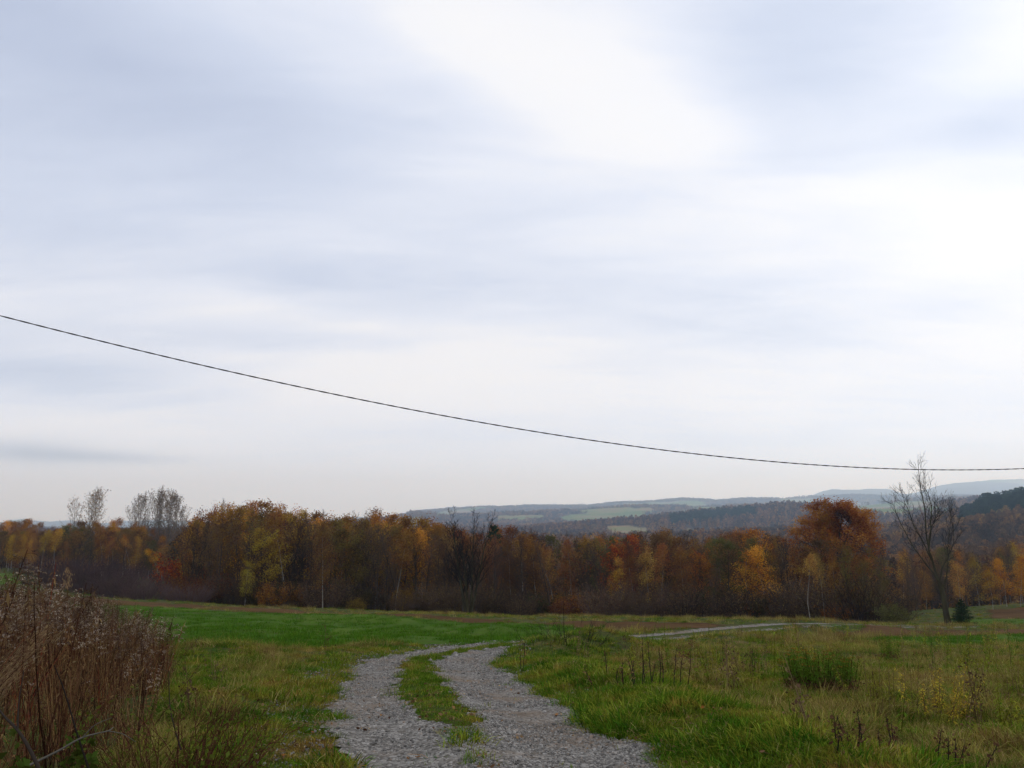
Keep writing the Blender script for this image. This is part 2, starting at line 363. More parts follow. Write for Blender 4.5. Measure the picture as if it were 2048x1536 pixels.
def mat_field(name, ang, g1, g2, soil, soilamt, rowscale=5.0):
    m, t, p = new_mat(name); P = pos(t)
    mp = t.nodes.new('ShaderNodeMapping'); t.links.new(P, mp.inputs[0]); mp.inputs['Rotation'].default_value = (0, 0, R(ang)); mp.inputs['Scale'].default_value = (.12, 1.4, 1)
    a = noise(t, P, .12, 4, .55); b = noise(t, mp.outputs[0], rowscale*.22, 5, .65, .3); c = noise(t, P, 4, 5, .7)
    col = mixc(t, ramp(t, a, [(.35, 0.0), (.65, 1.0)]), g1, g2)
    f = math_node(t, 'ADD', math_node(t, 'MULTIPLY', b, .65), math_node(t, 'MULTIPLY', c, .35))
    col = mixc(t, ramp(t, f, [(soilamt, 0.0), (soilamt+.10, .85)]), col, soil)
    t.links.new(col, p.inputs['Base Color']); bump(t, p, math_node(t, 'ADD', c, b), .12, .7); return m
def mat_leaf(name, c1=None, c2=None, trans=.35, pos_noise=None, vmin=.55, vmax=1.5, rand=.25):
    """leaf colour = the object's own colour (or c1..c2) varied per leaf"""
    m = bpy.data.materials.new(name); m.use_nodes = True; t = m.node_tree; t.nodes.clear()
    oi = N(t, 'ShaderNodeObjectInfo'); at_ = N(t, 'ShaderNodeAttribute', attribute_name='v')
    if c1 is None: base = oi.outputs['Color']
    else:
        r_ = oi.outputs['Random']
        if pos_noise:
            r_ = math_node(t, 'ADD', math_node(t, 'MULTIPLY', r_, .35), math_node(t, 'MULTIPLY', noise(t, pos(t), pos_noise, 3, .6), 1.0))
            r_ = ramp(t, r_, [(.45, 0.0), (.95, 1.0)])
        if callable(c1): base = c1(t, oi, at_)
        else: base = mixc(t, r_, c1, c2)
    h = N(t, 'ShaderNodeHueSaturation'); t.links.new(base, h.inputs['Color'])
    mr = N(t, 'ShaderNodeMapRange'); mr.inputs[3].default_value = vmin; mr.inputs[4].default_value = vmax; t.links.new(at_.outputs['Fac'], mr.inputs[0])
    rv = math_node(t, 'ADD', math_node(t, 'MULTIPLY', oi.outputs['Random'], rand*2), 1-rand)
    t.links.new(math_node(t, 'MULTIPLY', mr.outputs[0], rv), h.inputs['Value'])
    t.links.new(math_node(t, 'ADD', math_node(t, 'MULTIPLY', at_.outputs['Fac'], .05), .475), h.inputs['Hue'])
    d = N(t, 'ShaderNodeBsdfDiffuse'); tr = N(t, 'ShaderNodeBsdfTranslucent'); mx = N(t, 'ShaderNodeMixShader'); mx.inputs[0].default_value = trans
    t.links.new(h.outputs[0], d.inputs[0]); t.links.new(h.outputs[0], tr.inputs[0]); t.links.new(d.outputs[0], mx.inputs[1]); t.links.new(tr.outputs[0], mx.inputs[2])
    o = N(t, 'ShaderNodeOutputMaterial'); t.links.new(mx.outputs[0], o.inputs[0]); return m
def mat_bark(name, c1, c2, sc_=3.0, marks=None):
    m, t, p = new_mat(name); tcn = t.nodes.new('ShaderNodeTexCoord'); mp = t.nodes.new('ShaderNodeMapping')
    t.links.new(tcn.outputs['Object'], mp.inputs[0]); mp.inputs['Scale'].default_value = (1, 1, .25) if not marks else (1, 1, 3)
    n_ = noise(t, mp.outputs[0], sc_, 5, .65); col = mixc(t, ramp(t, n_, [(.35, 0.0), (.65, 1.0)]), c1, c2)
    if marks: col = mixc(t, ramp(t, n_, [(.60, 0.0), (.66, .9)]), col, marks)
    t.links.new(col, p.inputs['Base Color']); bump(t, p, n_, .03, .6); return m
M = {'ground': mat_ground(), 'gravel': mat_gravel(),
 'crop': mat_field('crop_green', 70, (.042, .092, .010), (.074, .120, .016), (.075, .055, .030), .54),
 'plough': mat_field('ploughed_soil', 75, (.080, .044, .019), (.108, .062, .028), (.042, .025, .013), .5),
 'leaf': mat_leaf('autumn_leaf'), 'needle': mat_leaf('needle', (.012, .028, .012), (.02, .04, .018), .1),
 'bark': mat_bark('brown_bark', (.040, .030, .022), (.085, .064, .048)), 'birch': mat_bark('birch_bark', (.21, .195, .17), (.36, .335, .30), 2.5, (.05, .045, .04)),
 'grey_bark': mat_bark('grey_bark', (.09, .083, .07), (.16, .145, .125)), 'pale_twig': mat_leaf('pale_twig', (.11, .092, .076), (.16, .135, .11), 0, vmin=.8, vmax=1.2), 'mossy': mat_bark('mossy_bark', (.032, .027, .018), (.065, .058, .032)),
 'twig': mat_leaf('twig', (.048, .033, .026), (.095, .064, .050), 0, vmin=.8, vmax=1.2),
 'bramble': mat_leaf('bramble_twig', (.085, .052, .052), (.13, .085, .080), 0, vmin=.8, vmax=1.2),
 'twig_dark': mat_leaf('dark_twig', (.020, .016, .014), (.033, .026, .022), 0, vmin=.8, vmax=1.2)}
def stone_mat():
    m, t, p = new_mat('stone'); oi = N(t, 'ShaderNodeObjectInfo')
    col = ramp(t, oi.outputs['Random'], [(0, (.085, .08, .075)), (.35, (.18, .172, .16)), (.7, (.27, .257, .238)), (.93, (.42, .40, .37)), (1, (.26, .17, .11))])
    n_ = noise(t, pos(t), 60, 3, .6); col = mixc(t, math_node(t, 'MULTIPLY', n_, .5), col, (.13, .125, .12)); t.links.new(col, p.inputs['Base Color']); return m
M['stone'] = stone_mat()
# ------------------------------------------------------------------ ground and fields
g = Geo(); g.add(np.stack([GX, GY, GZ], -1).reshape(-1, 3), cellq[keep[:-1, :-1]], a=field_mask(GX, GY).astype(float).ravel())
ground = g.obj('ground', M['ground'], smooth=True); tag(ground, kind='structure')
wob = lambda k, s: (cxm+fbm(cxm/s, cym/s, 3, 31)*k, cym+fbm(cxm/s, cym/s, 3, 37)*k*1.5)
T_ = trk(cxm+0*cym, cym); dist_n = fbm(cxm/.7, cym/.7, 4, 12)
WH = np.interp(cym, [0, 6, 10, 15, 20, 28, 45, 60], [1.35, 1.33, 1.33, 1.35, 1.40, 1.35, 1.45, 1.3])
TRK = (np.abs(T_-.07) < WH-.07+dist_n*.28) & (cym > 1) & (cym < 58)
mid = np.abs(T_-np.interp(cym, [0, 7, 12, 20], [-.06, -.08, -.10, -.02]))
MIDW = np.interp(cym, [0, 7.4, 8.0, 10, 14, 18, 25, 45], [0, 0, .28, .33, .30, .24, .45, .55])
MIDG = (mid < MIDW+fbm(cxm/.35, cym/.35, 3, 13)*.22)
sheet('gravel_track', TRK & ~(MIDG & (MIDW > .1)), .012, M['gravel'])
for nm, key, mt, dz in [('crop_field', 'crop', 'crop', .012), ('ploughed_field', 'plough', 'plough', .014), ('ploughed_field', 'plough_right', 'plough', .014), ('crop_field', 'crop_right', 'crop', .012),
                        ('crop_field', 'crop_back', 'crop', .012), ('ploughed_field', 'plough_back', 'plough', .014), ('crop_field', 'crop_left', 'crop', .012)]:
    X_, Y_ = wob(.5 if key == 'crop' else .9, 3.0); sheet(nm, inpoly(X_, Y_, POLY[key]) & ~TRK & (cym > 8), dz, M[mt])
# ------------------------------------------------------------------ tree grower
def rotv(d, ang, az_, rng):
    d = unit(d); ref = np.array([0, 0, 1.0]) if abs(d[2]) < .9 else np.array([1.0, 0, 0])
    a = unit(np.cross(d, ref)); b = np.cross(d, a)
    return unit(d*math.cos(ang)+(a*math.cos(az_)+b*math.sin(az_))*math.sin(ang))
def grow(seed, H, stems=1, spread=0.0, r0=None, t0=.25, top=1.0, lv=(), env=None, wander=.03, leafn=3, leafspread=.25, leafmin=0.0, base_r=0, twmin=.0045):
    """lv: per level dict(n, ang, len, trop, wan). returns (trunk Geo, limb Geo, leaf centres)"""
    rng = np.random.default_rng(seed); gt, gb = Geo(), Geo(); leaves = []; tw = []
    r0 = r0 or H*.013
    def rec(level, p, d, L, r):
        S = lv[level]; n = 5 if level < len(lv)-1 else 3
        P = [p]; dd = d
        for i in range(n):
            dd = unit(dd+rng.normal(size=3)*S.get('wan', .12)+np.array([0, 0, S.get('trop', 0.0)]))
            P.append(P[-1]+dd*L/n)
        P = np.array(P); rr = np.linspace(r, r*.3, n+1)
        if r > .012*H/10: tube(gb, P, rr, 4 if r > .03 else 3, a=rng.random())
        else: tw.append((P, rr))
        if level+1 < len(lv):
            C = lv[level+1]; k = max(1, int(round(C['n']*(L/ S.get('ref', L))*rng.uniform(.8, 1.2)))); az0 = rng.uniform(0, 6.3)
            for j in range(k):
                t = C.get('t0', .2)+(1-C.get('t0', .2))*(j+rng.random())/k; q = t*n; i = min(int(q), n-1)
                pp = P[i]+(P[i+1]-P[i])*(q-i); dl = unit(P[i+1]-P[i])
                rec(level+1, pp, rotv(dl, C['ang']*rng.uniform(.7, 1.3), az0+j*2.4+rng.normal()*.3, rng), L*C['len']*(1-.55*t)*rng.uniform(.7, 1.2), max(rr[i]*.6, .004))
        else:
            for j in range(leafn):
                leaves.append(P[rng.integers(1, n+1)]+rng.normal(size=3)*leafspread)
    for s in range(stems):
        a = 6.283*s/stems+rng.uniform(-.4, .4); off = base_r*np.array([math.cos(a), math.sin(a), 0])*(stems > 1)
        tilt = spread*(rng.uniform(.5, 1.1) if stems > 1 else rng.uniform(0, 1)); d = unit([math.cos(a)*tilt, math.sin(a)*tilt, 1]); Hs = H*top*(rng.uniform(.8, 1) if stems > 1 else 1)
        n = 14; P = [off]; dd = d
        for i in range(n):
            dd = unit(dd+rng.normal(size=3)*wander+np.array([0, 0, .02])); P.append(P[-1]+dd*Hs/n)
        P = np.array(P); P[:, 2] *= Hs/max(P[-1, 2], .1)
        rs = r0/(stems**.5)
        rr = rs*(1-np.linspace(0, 1, n+1)**.9*.93); rr[0] *= 1.35
        tube(gt, P, rr, 7, a=.5)
        C = lv[0]; k = C['n']; az0 = rng.uniform(0, 6.3)
        for j in range(k):
            t = t0+(1-t0)*(j+rng.random()*.9)/k; q = min(t, .999)*n; i = int(q); pp = P[i]+(P[i+1]-P[i])*(q-i)
            L = H*C['len']*env((t-t0)/(1-t0))*rng.uniform(.75, 1.2)
            ang = C['ang']*(1.15-.5*t)*rng.uniform(.8, 1.2)
            rec(0, pp, rotv(unit(P[i+1]-P[i]), ang, az0+j*2.4+rng.normal()*.35, rng), L, rr[i]*.45)
    for P, rr in tw:                                    # thin twigs as three-sided slivers
        tube(gb, P, np.maximum(rr*.8, twmin*H/10), 3, a=rng.random())
    return gt, gb, np.array(leaves) if leaves else np.zeros((0, 3)), rng
PROTO = {}
def proto(kind, name, build, bark, twig, leafmat):
    gt, gb, LV, gl = build()
    if gt is None: PROTO[kind] = (name, [('stem', gb.mesh('stem', M[twig]))]+([('foliage', gl.mesh('foliage', M[leafmat]))] if gl and gl.n else []))
    else: PROTO[kind] = (name, [('trunk', gt.mesh('trunk', M[bark], True)), ('branches', gb.mesh('branches', M[twig]))]+([('foliage', gl.mesh('foliage', M[leafmat]))] if gl and gl.n else []))
def leafy(seed, ls, frac=1.0, zmin=0.0, zmax=1e9, up=None, asp=1.0, **kw):
    def f():
        gt, gb, LV, rng = grow(seed, **kw); gl = Geo()
        m = (rng.random(len(LV)) < frac) & (LV[:, 2] > zmin) & (LV[:, 2] < zmax)
        cl_ = fbm(LV[:, 0]/1.3+seed, LV[:, 2]/1.3+LV[:, 1]/1.7, 2, seed)      # clumps and gaps
        m &= cl_ > -.28
        C = LV[m]; quads(gl, C, ls, rng, up=up, asp=asp, a=np.clip(.5+cl_[m]*.9+rng.normal(size=m.sum())*.22, 0, 1))
        return gt, gb, LV, gl
    return f
dome = lambda t: math.sin(math.pi*min(1, .18+t*.80))**.8
egg = lambda t: (.30+.75*math.sin(math.pi*min(1, t*.85+.06)))*(1.08-t*.78)
spire = lambda t: (1.0-.85*t)
for k in range(4):                      # birches, unit height 10 m
    proto(f'birch{k}', 'birch_tree', leafy(40+k, .075, .72, zmin=2.6, H=10, t0=.17, r0=.052, spread=.06, wander=.05, leafn=9, leafspread=.30, env=egg,
        lv=[dict(n=26, ang=.75, len=.26, trop=.05, wan=.12), dict(n=7, ang=.8, len=.5, trop=-.05, wan=.15, t0=.15), dict(n=4, ang=.8, len=.6, trop=-.16, wan=.2, t0=.1)]), 'birch', 'twig', 'leaf')
for k in range(3):                      # drawn-up birches, bare pole and small top
    proto(f'tallbirch{k}', 'birch_tree', leafy(50+k, .075, .70, zmin=4.5, H=10, t0=.52, r0=.05, spread=.08, wander=.06, leafn=9, leafspread=.28, env=egg,
        lv=[dict(n=16, ang=.7, len=.24, trop=.06, wan=.14), dict(n=7, ang=.8, len=.5, trop=-.03, wan=.16, t0=.15), dict(n=4, ang=.8, len=.6, trop=-.12, wan=.2, t0=.1)]), 'birch', 'twig', 'leaf')
for k in range(4):                      # sparse-leaved brown trees
    proto(f'bare{k}', 'bare_tree', leafy(60+k, .06, .06+.10*(k == 3), H=10, stems=1+k % 3, spread=.14, base_r=.25, t0=.16, r0=.13, wander=.04, leafn=3, leafspread=.14, env=lambda t: (.75+.5*math.sin(3*t))*(1-.55*t),
        lv=[dict(n=20//(1+k % 3)+6, ang=.55, len=.30, trop=.11, wan=.10), dict(n=8, ang=.6, len=.5, trop=.08, wan=.13, t0=.15), dict(n=7, ang=.6, len=.55, trop=.05, wan=.16, t0=.1)]), 'bark', 'twig', 'leaf')
for k in range(4):                      # leafy autumn broadleaves
    proto(f'broad{k}', 'autumn_tree', leafy(80+k, .09, .85, zmin=3.6, H=10, stems=1+(k == 1), spread=.12, base_r=.2, t0=.2, r0=.14, wander=.04, leafn=5, leafspread=.22, env=dome,
        lv=[dict(n=20, ang=.85, len=.36, trop=.07, wan=.13), dict(n=7, ang=.75, len=.5, trop=.04, wan=.15, t0=.25), dict(n=6, ang=.8, len=.55, trop=.0, wan=.2, t0=.15)]), 'bark', 'twig', 'leaf')
for k in range(3):                      # poplars
    proto(f'poplar{k}', 'poplar_tree', leafy(100+k, .065, .45, H=10, twmin=.006, t0=.22, r0=.07, spread=.03, wander=.02, leafn=3, leafspread=.12, env=lambda t: (.9 if t < .6 else .9-(t-.6)*1.6),
        lv=[dict(n=34, ang=.55, len=.27, trop=.13, wan=.07), dict(n=6, ang=.45, len=.45, trop=.12, wan=.1, t0=.2), dict(n=3, ang=.5, len=.5, trop=.05, wan=.15, t0=.2)]), 'grey_bark', 'pale_twig', 'leaf')
proto('oak', 'oak_tree', leafy(127, .07, .85, H=10, t0=.24, r0=.22, spread=.03, wander=.04, leafn=6, leafspread=.2, env=lambda t: (.85+.45*math.sin(math.pi*t))*(1-.40*t),
        lv=[dict(n=34, ang=.90, len=.40, trop=.08, wan=.16), dict(n=9, ang=.75, len=.5, trop=.03, wan=.18, t0=.2), dict(n=8, ang=.8, len=.5, trop=.04, wan=.2, t0=.2), dict(n=4, ang=.8, len=.5, trop=.02, wan=.2, t0=.2)]), 'bark', 'twig_dark', 'leaf')
for k in range(2):
    proto(f'willow{k}', 'willow_tree', leafy(131+k, .075, .8, H=10, stems=3, spread=.2, base_r=.3, t0=.15, r0=.2, wander=.05, leafn=4, leafspread=.2, env=lambda t: .9-.3*t, up=(0, 0, -1.2),
        lv=[dict(n=13, ang=.6, len=.36, trop=.08, wan=.14), dict(n=8, ang=.6, len=.5, trop=.0, wan=.16, t0=.2), dict(n=7, ang=.7, len=.55, trop=-.12, wan=.18, t0=.15)]), 'mossy', 'twig', 'leaf')
# the two lone bare trees
proto('lone_multi', 'bare_tree', leafy(151, .05, .012, twmin=.0085, H=10, stems=5, spread=.19, base_r=.22, t0=.22, r0=.30, wander=.028, leafn=1, env=lambda t: (1.1-.7*t),
        lv=[dict(n=15, ang=.50, len=.27, trop=.10, wan=.07), dict(n=7, ang=.55, len=.5, trop=.08, wan=.1, t0=.2), dict(n=4, ang=.6, len=.5, trop=.05, wan=.13, t0=.2)]), 'mossy', 'twig_dark', 'leaf')
def lone():
    """the tall bare tree at the right: one leaning bole, three long ascending limbs to the left and centre"""
    rng = np.random.default_rng(7); gt, gb = Geo(), Geo()
    T = np.array([(0,0,0),(-.05,0,.15),(-.15,.02,.9),(-.22,.0,1.8),(-.42,0,2.75)]); r = np.array([.36,.25,.21,.185,.16])
    tube(gt, T, r, 9)
    limbs = [([(-.42,0,2.75),(-.75,.1,4.0),(-1.05,.1,5.5),(-1.05,0,7.2),(-1.25,-.05,8.8),(-1.3,0,10.6)], .085),
             ([(-.42,0,2.72),(-1.0,-.1,3.5),(-1.8,-.2,4.4),(-2.5,-.2,5.4),(-3.1,-.2,6.6),(-3.6,-.1,8.0)], .07),
             ([(-.75,.1,4.0),(-1.3,.2,5.3),(-1.9,.3,6.5),(-2.3,.3,7.7),(-2.6,.4,8.4)], .055),
             ([(-.95,.1,4.9),(-.72,-.1,6.5),(-.7,-.2,7.8),(-1.1,-.2,9.2)], .06),
             ([(-.42,0,2.75),(-.1,.1,3.6),(.5,.2,4.4),(1.0,.2,5.3),(1.1,.3,6.6),(.9,.3,7.6)], .055),
             ([(-.3,0,2.2),(.15,-.2,3.6),(.25,-.3,5.0),(.55,-.3,6.3),(.7,-.4,7.6)], .05),
             ([(-1.0,.1,5.3),(-.5,.4,6.2),(0,.5,6.9),(.35,.6,7.8)], .04)]
    def rec(P, r, lev):
        P = np.array(P, float); n = len(P)-1; L = np.linalg.norm(P[-1]-P[0])
        Pf = catmull(P, 4) if lev == 0 else P
        if lev == 0: Pf = Pf+rng.normal(size=Pf.shape)*.02*np.r_[0, np.ones(len(Pf)-1)][:, None]
        tube(gt if lev == 0 else gb, Pf, np.linspace(r, max(r*.16, .004), len(Pf)), 6 if lev == 0 else 3, a=rng.random())
        if lev >= 3: return
        k = [15, 5, 3][lev]; az0 = rng.uniform(0, 6)
        for j in range(k):
            t = (.22 if lev == 0 else .1)+(1-.22)*(j+rng.random())/k*.98; q = min(t, .99)*(len(Pf)-1); i = int(q); p = Pf[i]+(Pf[i+1]-Pf[i])*(q-i); d = unit(Pf[i+1]-Pf[i])
            d = rotv(d, rng.uniform(.4, .85), az0+2.4*j, rng); l = [1.9, .75, .35][lev]*(1.1-.6*t)*rng.uniform(.5, 1.3); pts = [p]
            for s in range(4): d = unit(d+rng.normal(size=3)*.12+np.array([0, 0, .13])); pts.append(pts[-1]+d*l/4)
            rec(pts, [.015, .009, .0058][lev], lev+1)
    for P, r in limbs: rec(P, r*.95, 0)
    return gt, gb, None, None
proto('lone', 'bare_tree', lone, 'mossy', 'twig_dark', 'leaf')
def conifer(seed, H, W, nl, dens, base=.05, layer=.75):
    def f():
        rng = np.random.default_rng(seed); gt, gb, gl = Geo(), Geo(), Geo(); tube(gt, [(0, 0, 0), (0.02, 0, H*.5), (0, 0, H)], [H*.02, H*.012, .01], 6)
        for j in range(nl):
            t = base+(1-base)*j/nl; L = W*(1-t)**layer*rng.uniform(.7, 1.15)+.05; a = j*2.4; d = np.array([math.cos(a), math.sin(a), rng.uniform(-.1, .35)])
            p = np.array([0, 0, H*t]); P = np.array([p+d*L*s+np.array([0, 0, .12*L*s*s]) for s in np.linspace(0, 1, 5)]); tube(gb, P, np.linspace(.03, .008, 5)*H/6, 3)
            n = int(dens*L)+6; s = rng.random(n)**.7; q = p+d*L*s[:, None]+np.c_[0*s, 0*s, .12*L*s*s]+rng.normal(size=(n, 3))*np.array([.16, .16, .08])*(L*.6+.1)
            quads(gl, q, .11*H/6+.02, rng, up=d*1.2, asp=.5)
        return gt, gb, None, gl
    return f
proto('spruce', 'spruce_tree', conifer(5, 3.0, 1.35, 90, 90, .02), 'bark', 'twig_dark', 'needle')
proto('pine', 'pine_tree', conifer(6, 10.0, 2.6, 60, 60, .35, .45), 'bark', 'twig_dark', 'needle')
def bush(seed, H, Wd, n, leafc, ls, lean=.7):
    def f():
        rng = np.random.default_rng(seed); gb, gl = Geo(), Geo()
        for i in range(n):
            a = rng.uniform(0, 6.3); rr = Wd*.35*rng.random()**.5; p = np.array([math.cos(a)*rr, math.sin(a)*rr, 0]); d = unit([math.cos(a)*lean*rr/Wd*2.5, math.sin(a)*lean*rr/Wd*2.5, 1]); L = H*rng.uniform(.6, 1.05); pts = [p]
            for s in range(5): d = unit(d+rng.normal(size=3)*.12); pts.append(pts[-1]+d*L/5)
            P = np.array(pts); tube(gb, P, np.linspace(.012, .004, 6)*H/1.5, 3, a=rng.random())
            for k in range(6):
                q = rng.uniform(1, 4.9); i0 = int(q); p2 = P[i0]+(P[i0+1]-P[i0])*(q-i0); d2 = rotv(unit(P[i0+1]-P[i0]), rng.uniform(.4, .8), rng.uniform(0, 6.3), rng); l2 = L*rng.uniform(.15, .35)
                tube(gb, [p2, p2+d2*l2*.5+rng.normal(size=3)*.02, p2+d2*l2+np.array([0, 0, .05*l2])], [.006*H/1.5, .004*H/1.5, .003*H/1.5], 3, a=rng.random())
                if leafc: quads(gl, p2+d2*l2*rng.random((leafc, 1))+rng.normal(size=(leafc, 3))*.06*H/1.5, ls, rng)
        return None, gb, None, gl
    return f
for k in range(3): proto(f'shrub{k}', 'shrub', bush(200+k, 3.0, 3.2, 60, 3, .06), None, 'twig', 'leaf')
for k in range(2): proto(f'leafshrub{k}', 'leafy_shrub', bush(210+k, 3.0, 3.2, 50, 14, .075), None, 'twig', 'leaf')
TREES = []
UH = {}
def place(kind, px, Y, h=None, top=None, rz=None, col=None, label=None, cat='tree', group=None, unit_h=10.0, sx=1.0, lean=0.0, sink=.15, base=None):
    a, _ = ray(px, 1100); x = a*Y; z = gz(x, Y)
    if base is not None: 
        x, Y = hit(px, base, lambda u, v: ground_z(u, v)); z = gz(x, Y)
    if h is None: h = max(2.0, ray(px, top)[1]*Y-z)
    name, parts = PROTO[kind]
    if kind not in UH: UH[kind] = max(max(v.co.z for v in me.vertices) for _, me in parts)
    s = (h+sink)/UH[kind]; e = empty(name, (x, Y, z-sink), random.uniform(0, 6.28) if rz is None else rz); e.scale = (s*sx, s*sx, s); e.rotation_euler.x = lean
    tag(e, label, cat, group)
    for pn, me in parts:
        o = bpy.data.objects.new(pn, me); COL.objects.link(o); o.parent = e
        if col: o.color = (*col, 1)
    e['_px'] = px; e['_k'] = kind; TREES.append((e, px, Y, kind, h)); return e
random.seed(11)
GOLD, ORANGE, RUST, BROWN, OLIVE, RED, YEL = (.50, .235, .030), (.36, .135, .022), (.24, .075, .018), (.13, .080, .040), (.19, .135, .03), (.30, .065, .016), (.40, .26, .035)
def jit(c, a=.2): f = random.uniform(1-a, 1+a); return (c[0]*f, c[1]*f*random.uniform(.88, 1.12), c[2]*f)
SPEC = [ # kind, px, Y, top, colour, label, extra
 ('lone_multi', 938, 82, 1010, BROWN, 'bare dark tree with several upright stems from one base, by the ploughed strip', dict(sx=1.15)),
 ('lone', 1885, 58, 902, BROWN, 'tall bare tree with one leaning bole, beside the small dark spruce, crossing the cable', dict(rz=0.0, sx=.86)),
 ('oak', 1656, 84, 988, (.30, .105, .025), 'large broad orange-brown oak, the tallest leafy crown in the wood', dict(sx=1.45)),
 ('broad0', 1733, 86, 1034, (.32, .10, .022), 'orange tree merging into the right side of the big oak', dict(sx=1.2)),
 ('willow0', 1690, 70, 1085, (.15, .10, .028), 'olive drooping willow standing in front of the big orange oak', {}),
 ('willow1', 1745, 68, 1115, (.12, .09, .03), 'low olive-brown willow just right of the oak and its companion willow', {}),
 ('tallbirch0', 1613, 66, 1103, (.36, .20, .05), 'slender young birch with a pale bent trunk in front of the big oak', dict(sx=1.1)),
 ('tallbirch1', 1640, 70, 1100, (.22, .13, .04), 'thin birch with few leaves beside the bent young birch', dict(sx=.7)),
 ('birch2', 1488, 80, 1098, (.44, .185, .025), 'bright golden birch left of the oak, left one of a close pair', dict(sx=1.7)),
 ('birch3', 1524, 80, 1084, (.46, .185, .025), 'bright golden birch left of the oak, right and taller one of a close pair', dict(sx=1.6)),
 ('broad0', 1505, 88, 1052, ORANGE, 'wide orange tree behind the golden pair of birches', {}),
 ('birch1', 1292, 91, 1085, (.44, .25, .06), 'pale golden birch with pointed crown and white trunk in the middle of the wood', dict(sx=1.3)),
 ('birch2', 1235, 93, 1112, (.50, .27, .05), 'small golden round-topped tree glowing in front of the rust-red tree', dict(sx=1.1)),
 ('broad1', 1238, 96, 1062, RED, 'rust-red round tree behind the small golden tree', {}),
 ('birch3', 1325, 93, 1128, (.34, .21, .04), 'yellow-olive birch right of the pale golden pointed birch', {}),
 ('broad2', 1400, 88, 1094, (.28, .085, .02), 'reddish-orange tree half way between the pale pointed birch and the golden pair', {}),
 ('pine', 988, 112, 1049, None, 'dark green pine top just right of the bare many-stemmed tree', dict(sx=.7)),
 ('tallbirch2', 320, 132, 1095, (.60, .28, .03), 'small bright golden birch standing alone on the grass in front of the wood', dict(sx=1.6)),
 ('birch0', 650, 84, 1035, (.20, .10, .035), 'tall thin birch with pale trunk and rusty leaves at the field edge', dict(sx=1.0)),
 ('broad3', 605, 98, 1013, (.34, .19, .03), 'large yellow-orange tree towering behind the rusty pale-trunked birch', dict(sx=1.1)),
 ('broad1', 530, 88, 1050, (.34, .215, .03), 'yellow leaning tree at the field edge left of the large yellow-orange one', {}),
 ('birch2', 495, 86, 1120, (.30, .22, .03), 'low yellow-green birch in front of the yellow leaning tree', dict(sx=1.2)),
 ('birch1', 1975, 84, 1128, (.42, .21, .03), 'small golden birch at the left end of the orange birch row on the mound', dict(sx=1.3)),
 ('birch3', 2003, 86, 1112, (.44, .165, .024), 'second orange birch of the row on the mound', dict(sx=1.4)),
 ('birch0', 2030, 84, 1108, (.44, .165, .024), 'third orange birch of the row on the mound', dict(sx=1.4)),
 ('birch2', 2056, 88, 1095, (.44, .165, .024), 'last orange birch of the row on the mound, cut by the picture edge', dict(sx=1.4)),
 ('birch2', 1915, 118, 1098, (.30, .15, .03), 'orange birch behind the tall bare tree, right of its bole', {}),
 ('birch1', 1948, 122, 1100, (.28, .17, .03), 'olive-gold birch behind the grassy mound near the tall bare tree', {}),
 ('birch3', 1990, 125, 1085, (.26, .11, .025), 'brownish orange birch behind the orange row on the mound', {}),
 ('birch0', 2035, 125, 1080, (.30, .18, .03), 'yellowish birch topmost behind the orange row on the mound', {}),
]
for i, (px, tp, kk) in enumerate([(150, 990, 0), (166, 978, 1), (182, 972, 2)]):
    SPEC.append((f'poplar{kk}', px, 172+3*i, tp, (.24, .13, .05), ['left', 'middle', 'right and tallest'][i]+' poplar of the thin trio above the left wood', dict(sx=1.35)))
for i, (px, tp) in enumerate([(258, 998), (268, 980), (277, 986), (289, 976), (300, 968), (309, 984), (318, 974), (327, 978), (336, 975), (345, 986), (353, 980), (363, 1008)]):
    SPEC.append((f'poplar{i%3}', px, 168+(i*5) % 11, tp, (.15, .09, .045), ['first and outermost', 'second', 'third', 'fourth', 'fifth and tallest', 'sixth', 'seventh', 'eighth', 'ninth', 'tenth', 'eleventh', 'twelfth and lowest'][i]+' bare poplar from the left in the dense poplar clump', dict(sx=1.05)))
for (px, tp, c, lb) in [(20, 1065, (.42, .22, .03), 'golden birch at the far left edge of the left wood'), (44, 1066, (.36, .17, .03), 'golden birch second from the far left edge of the wood'), (62, 1075, (.34, .15, .03), 'small orange birch with thin trunk between two golden birches'),
        (86, 1055, (.42, .24, .03), 'yellow birch with white trunk left of the poplar trio'), (108, 1052, (.44, .22, .03), 'bright gold birch just left of the poplar trio'), (135, 1078, (.24, .09, .03), 'rusty drooping birch below the poplar trio'),
        (216, 1072, (.24, .09, .03), 'rust-brown birch with pale trunk between poplar trio and poplar clump'), (262, 1066, (.34, .15, .035), 'pale-trunked birch with thin orange crown, left of a pair'), (274, 1068, (.32, .15, .035), 'pale-trunked birch with thin orange crown, right of a pair'),
        (205, 1038, (.34, .14, .025), 'orange birch top right of the poplar trio'), (228, 1036, (.40, .16, .025), 'bright orange birch top between trio and poplar clump'), (250, 1040, (.38, .17, .025), 'orange birch top touching the poplar clump')]:
    SPEC.append((random.choice(['tallbirch0', 'tallbirch1', 'tallbirch2', 'birch3']), px, 150 if tp > 1050 else 158, tp, c, lb, dict(sx=1.0)))
for k, px, Y, top, col, lb, ex in SPEC:
    gp = {'lone': None}.get(k)
    place(k, px, Y, top=top, col=col, label=lb, group=('golden birches on the right mound' if 'on the mound' in lb and 'row' in lb and 'behind' not in lb else 'bare poplars of the clump' if 'poplar clump' in lb and k[:3] == 'pop' else 'poplars of the trio' if 'trio' in lb and k[:3] == 'pop' else None), **ex)
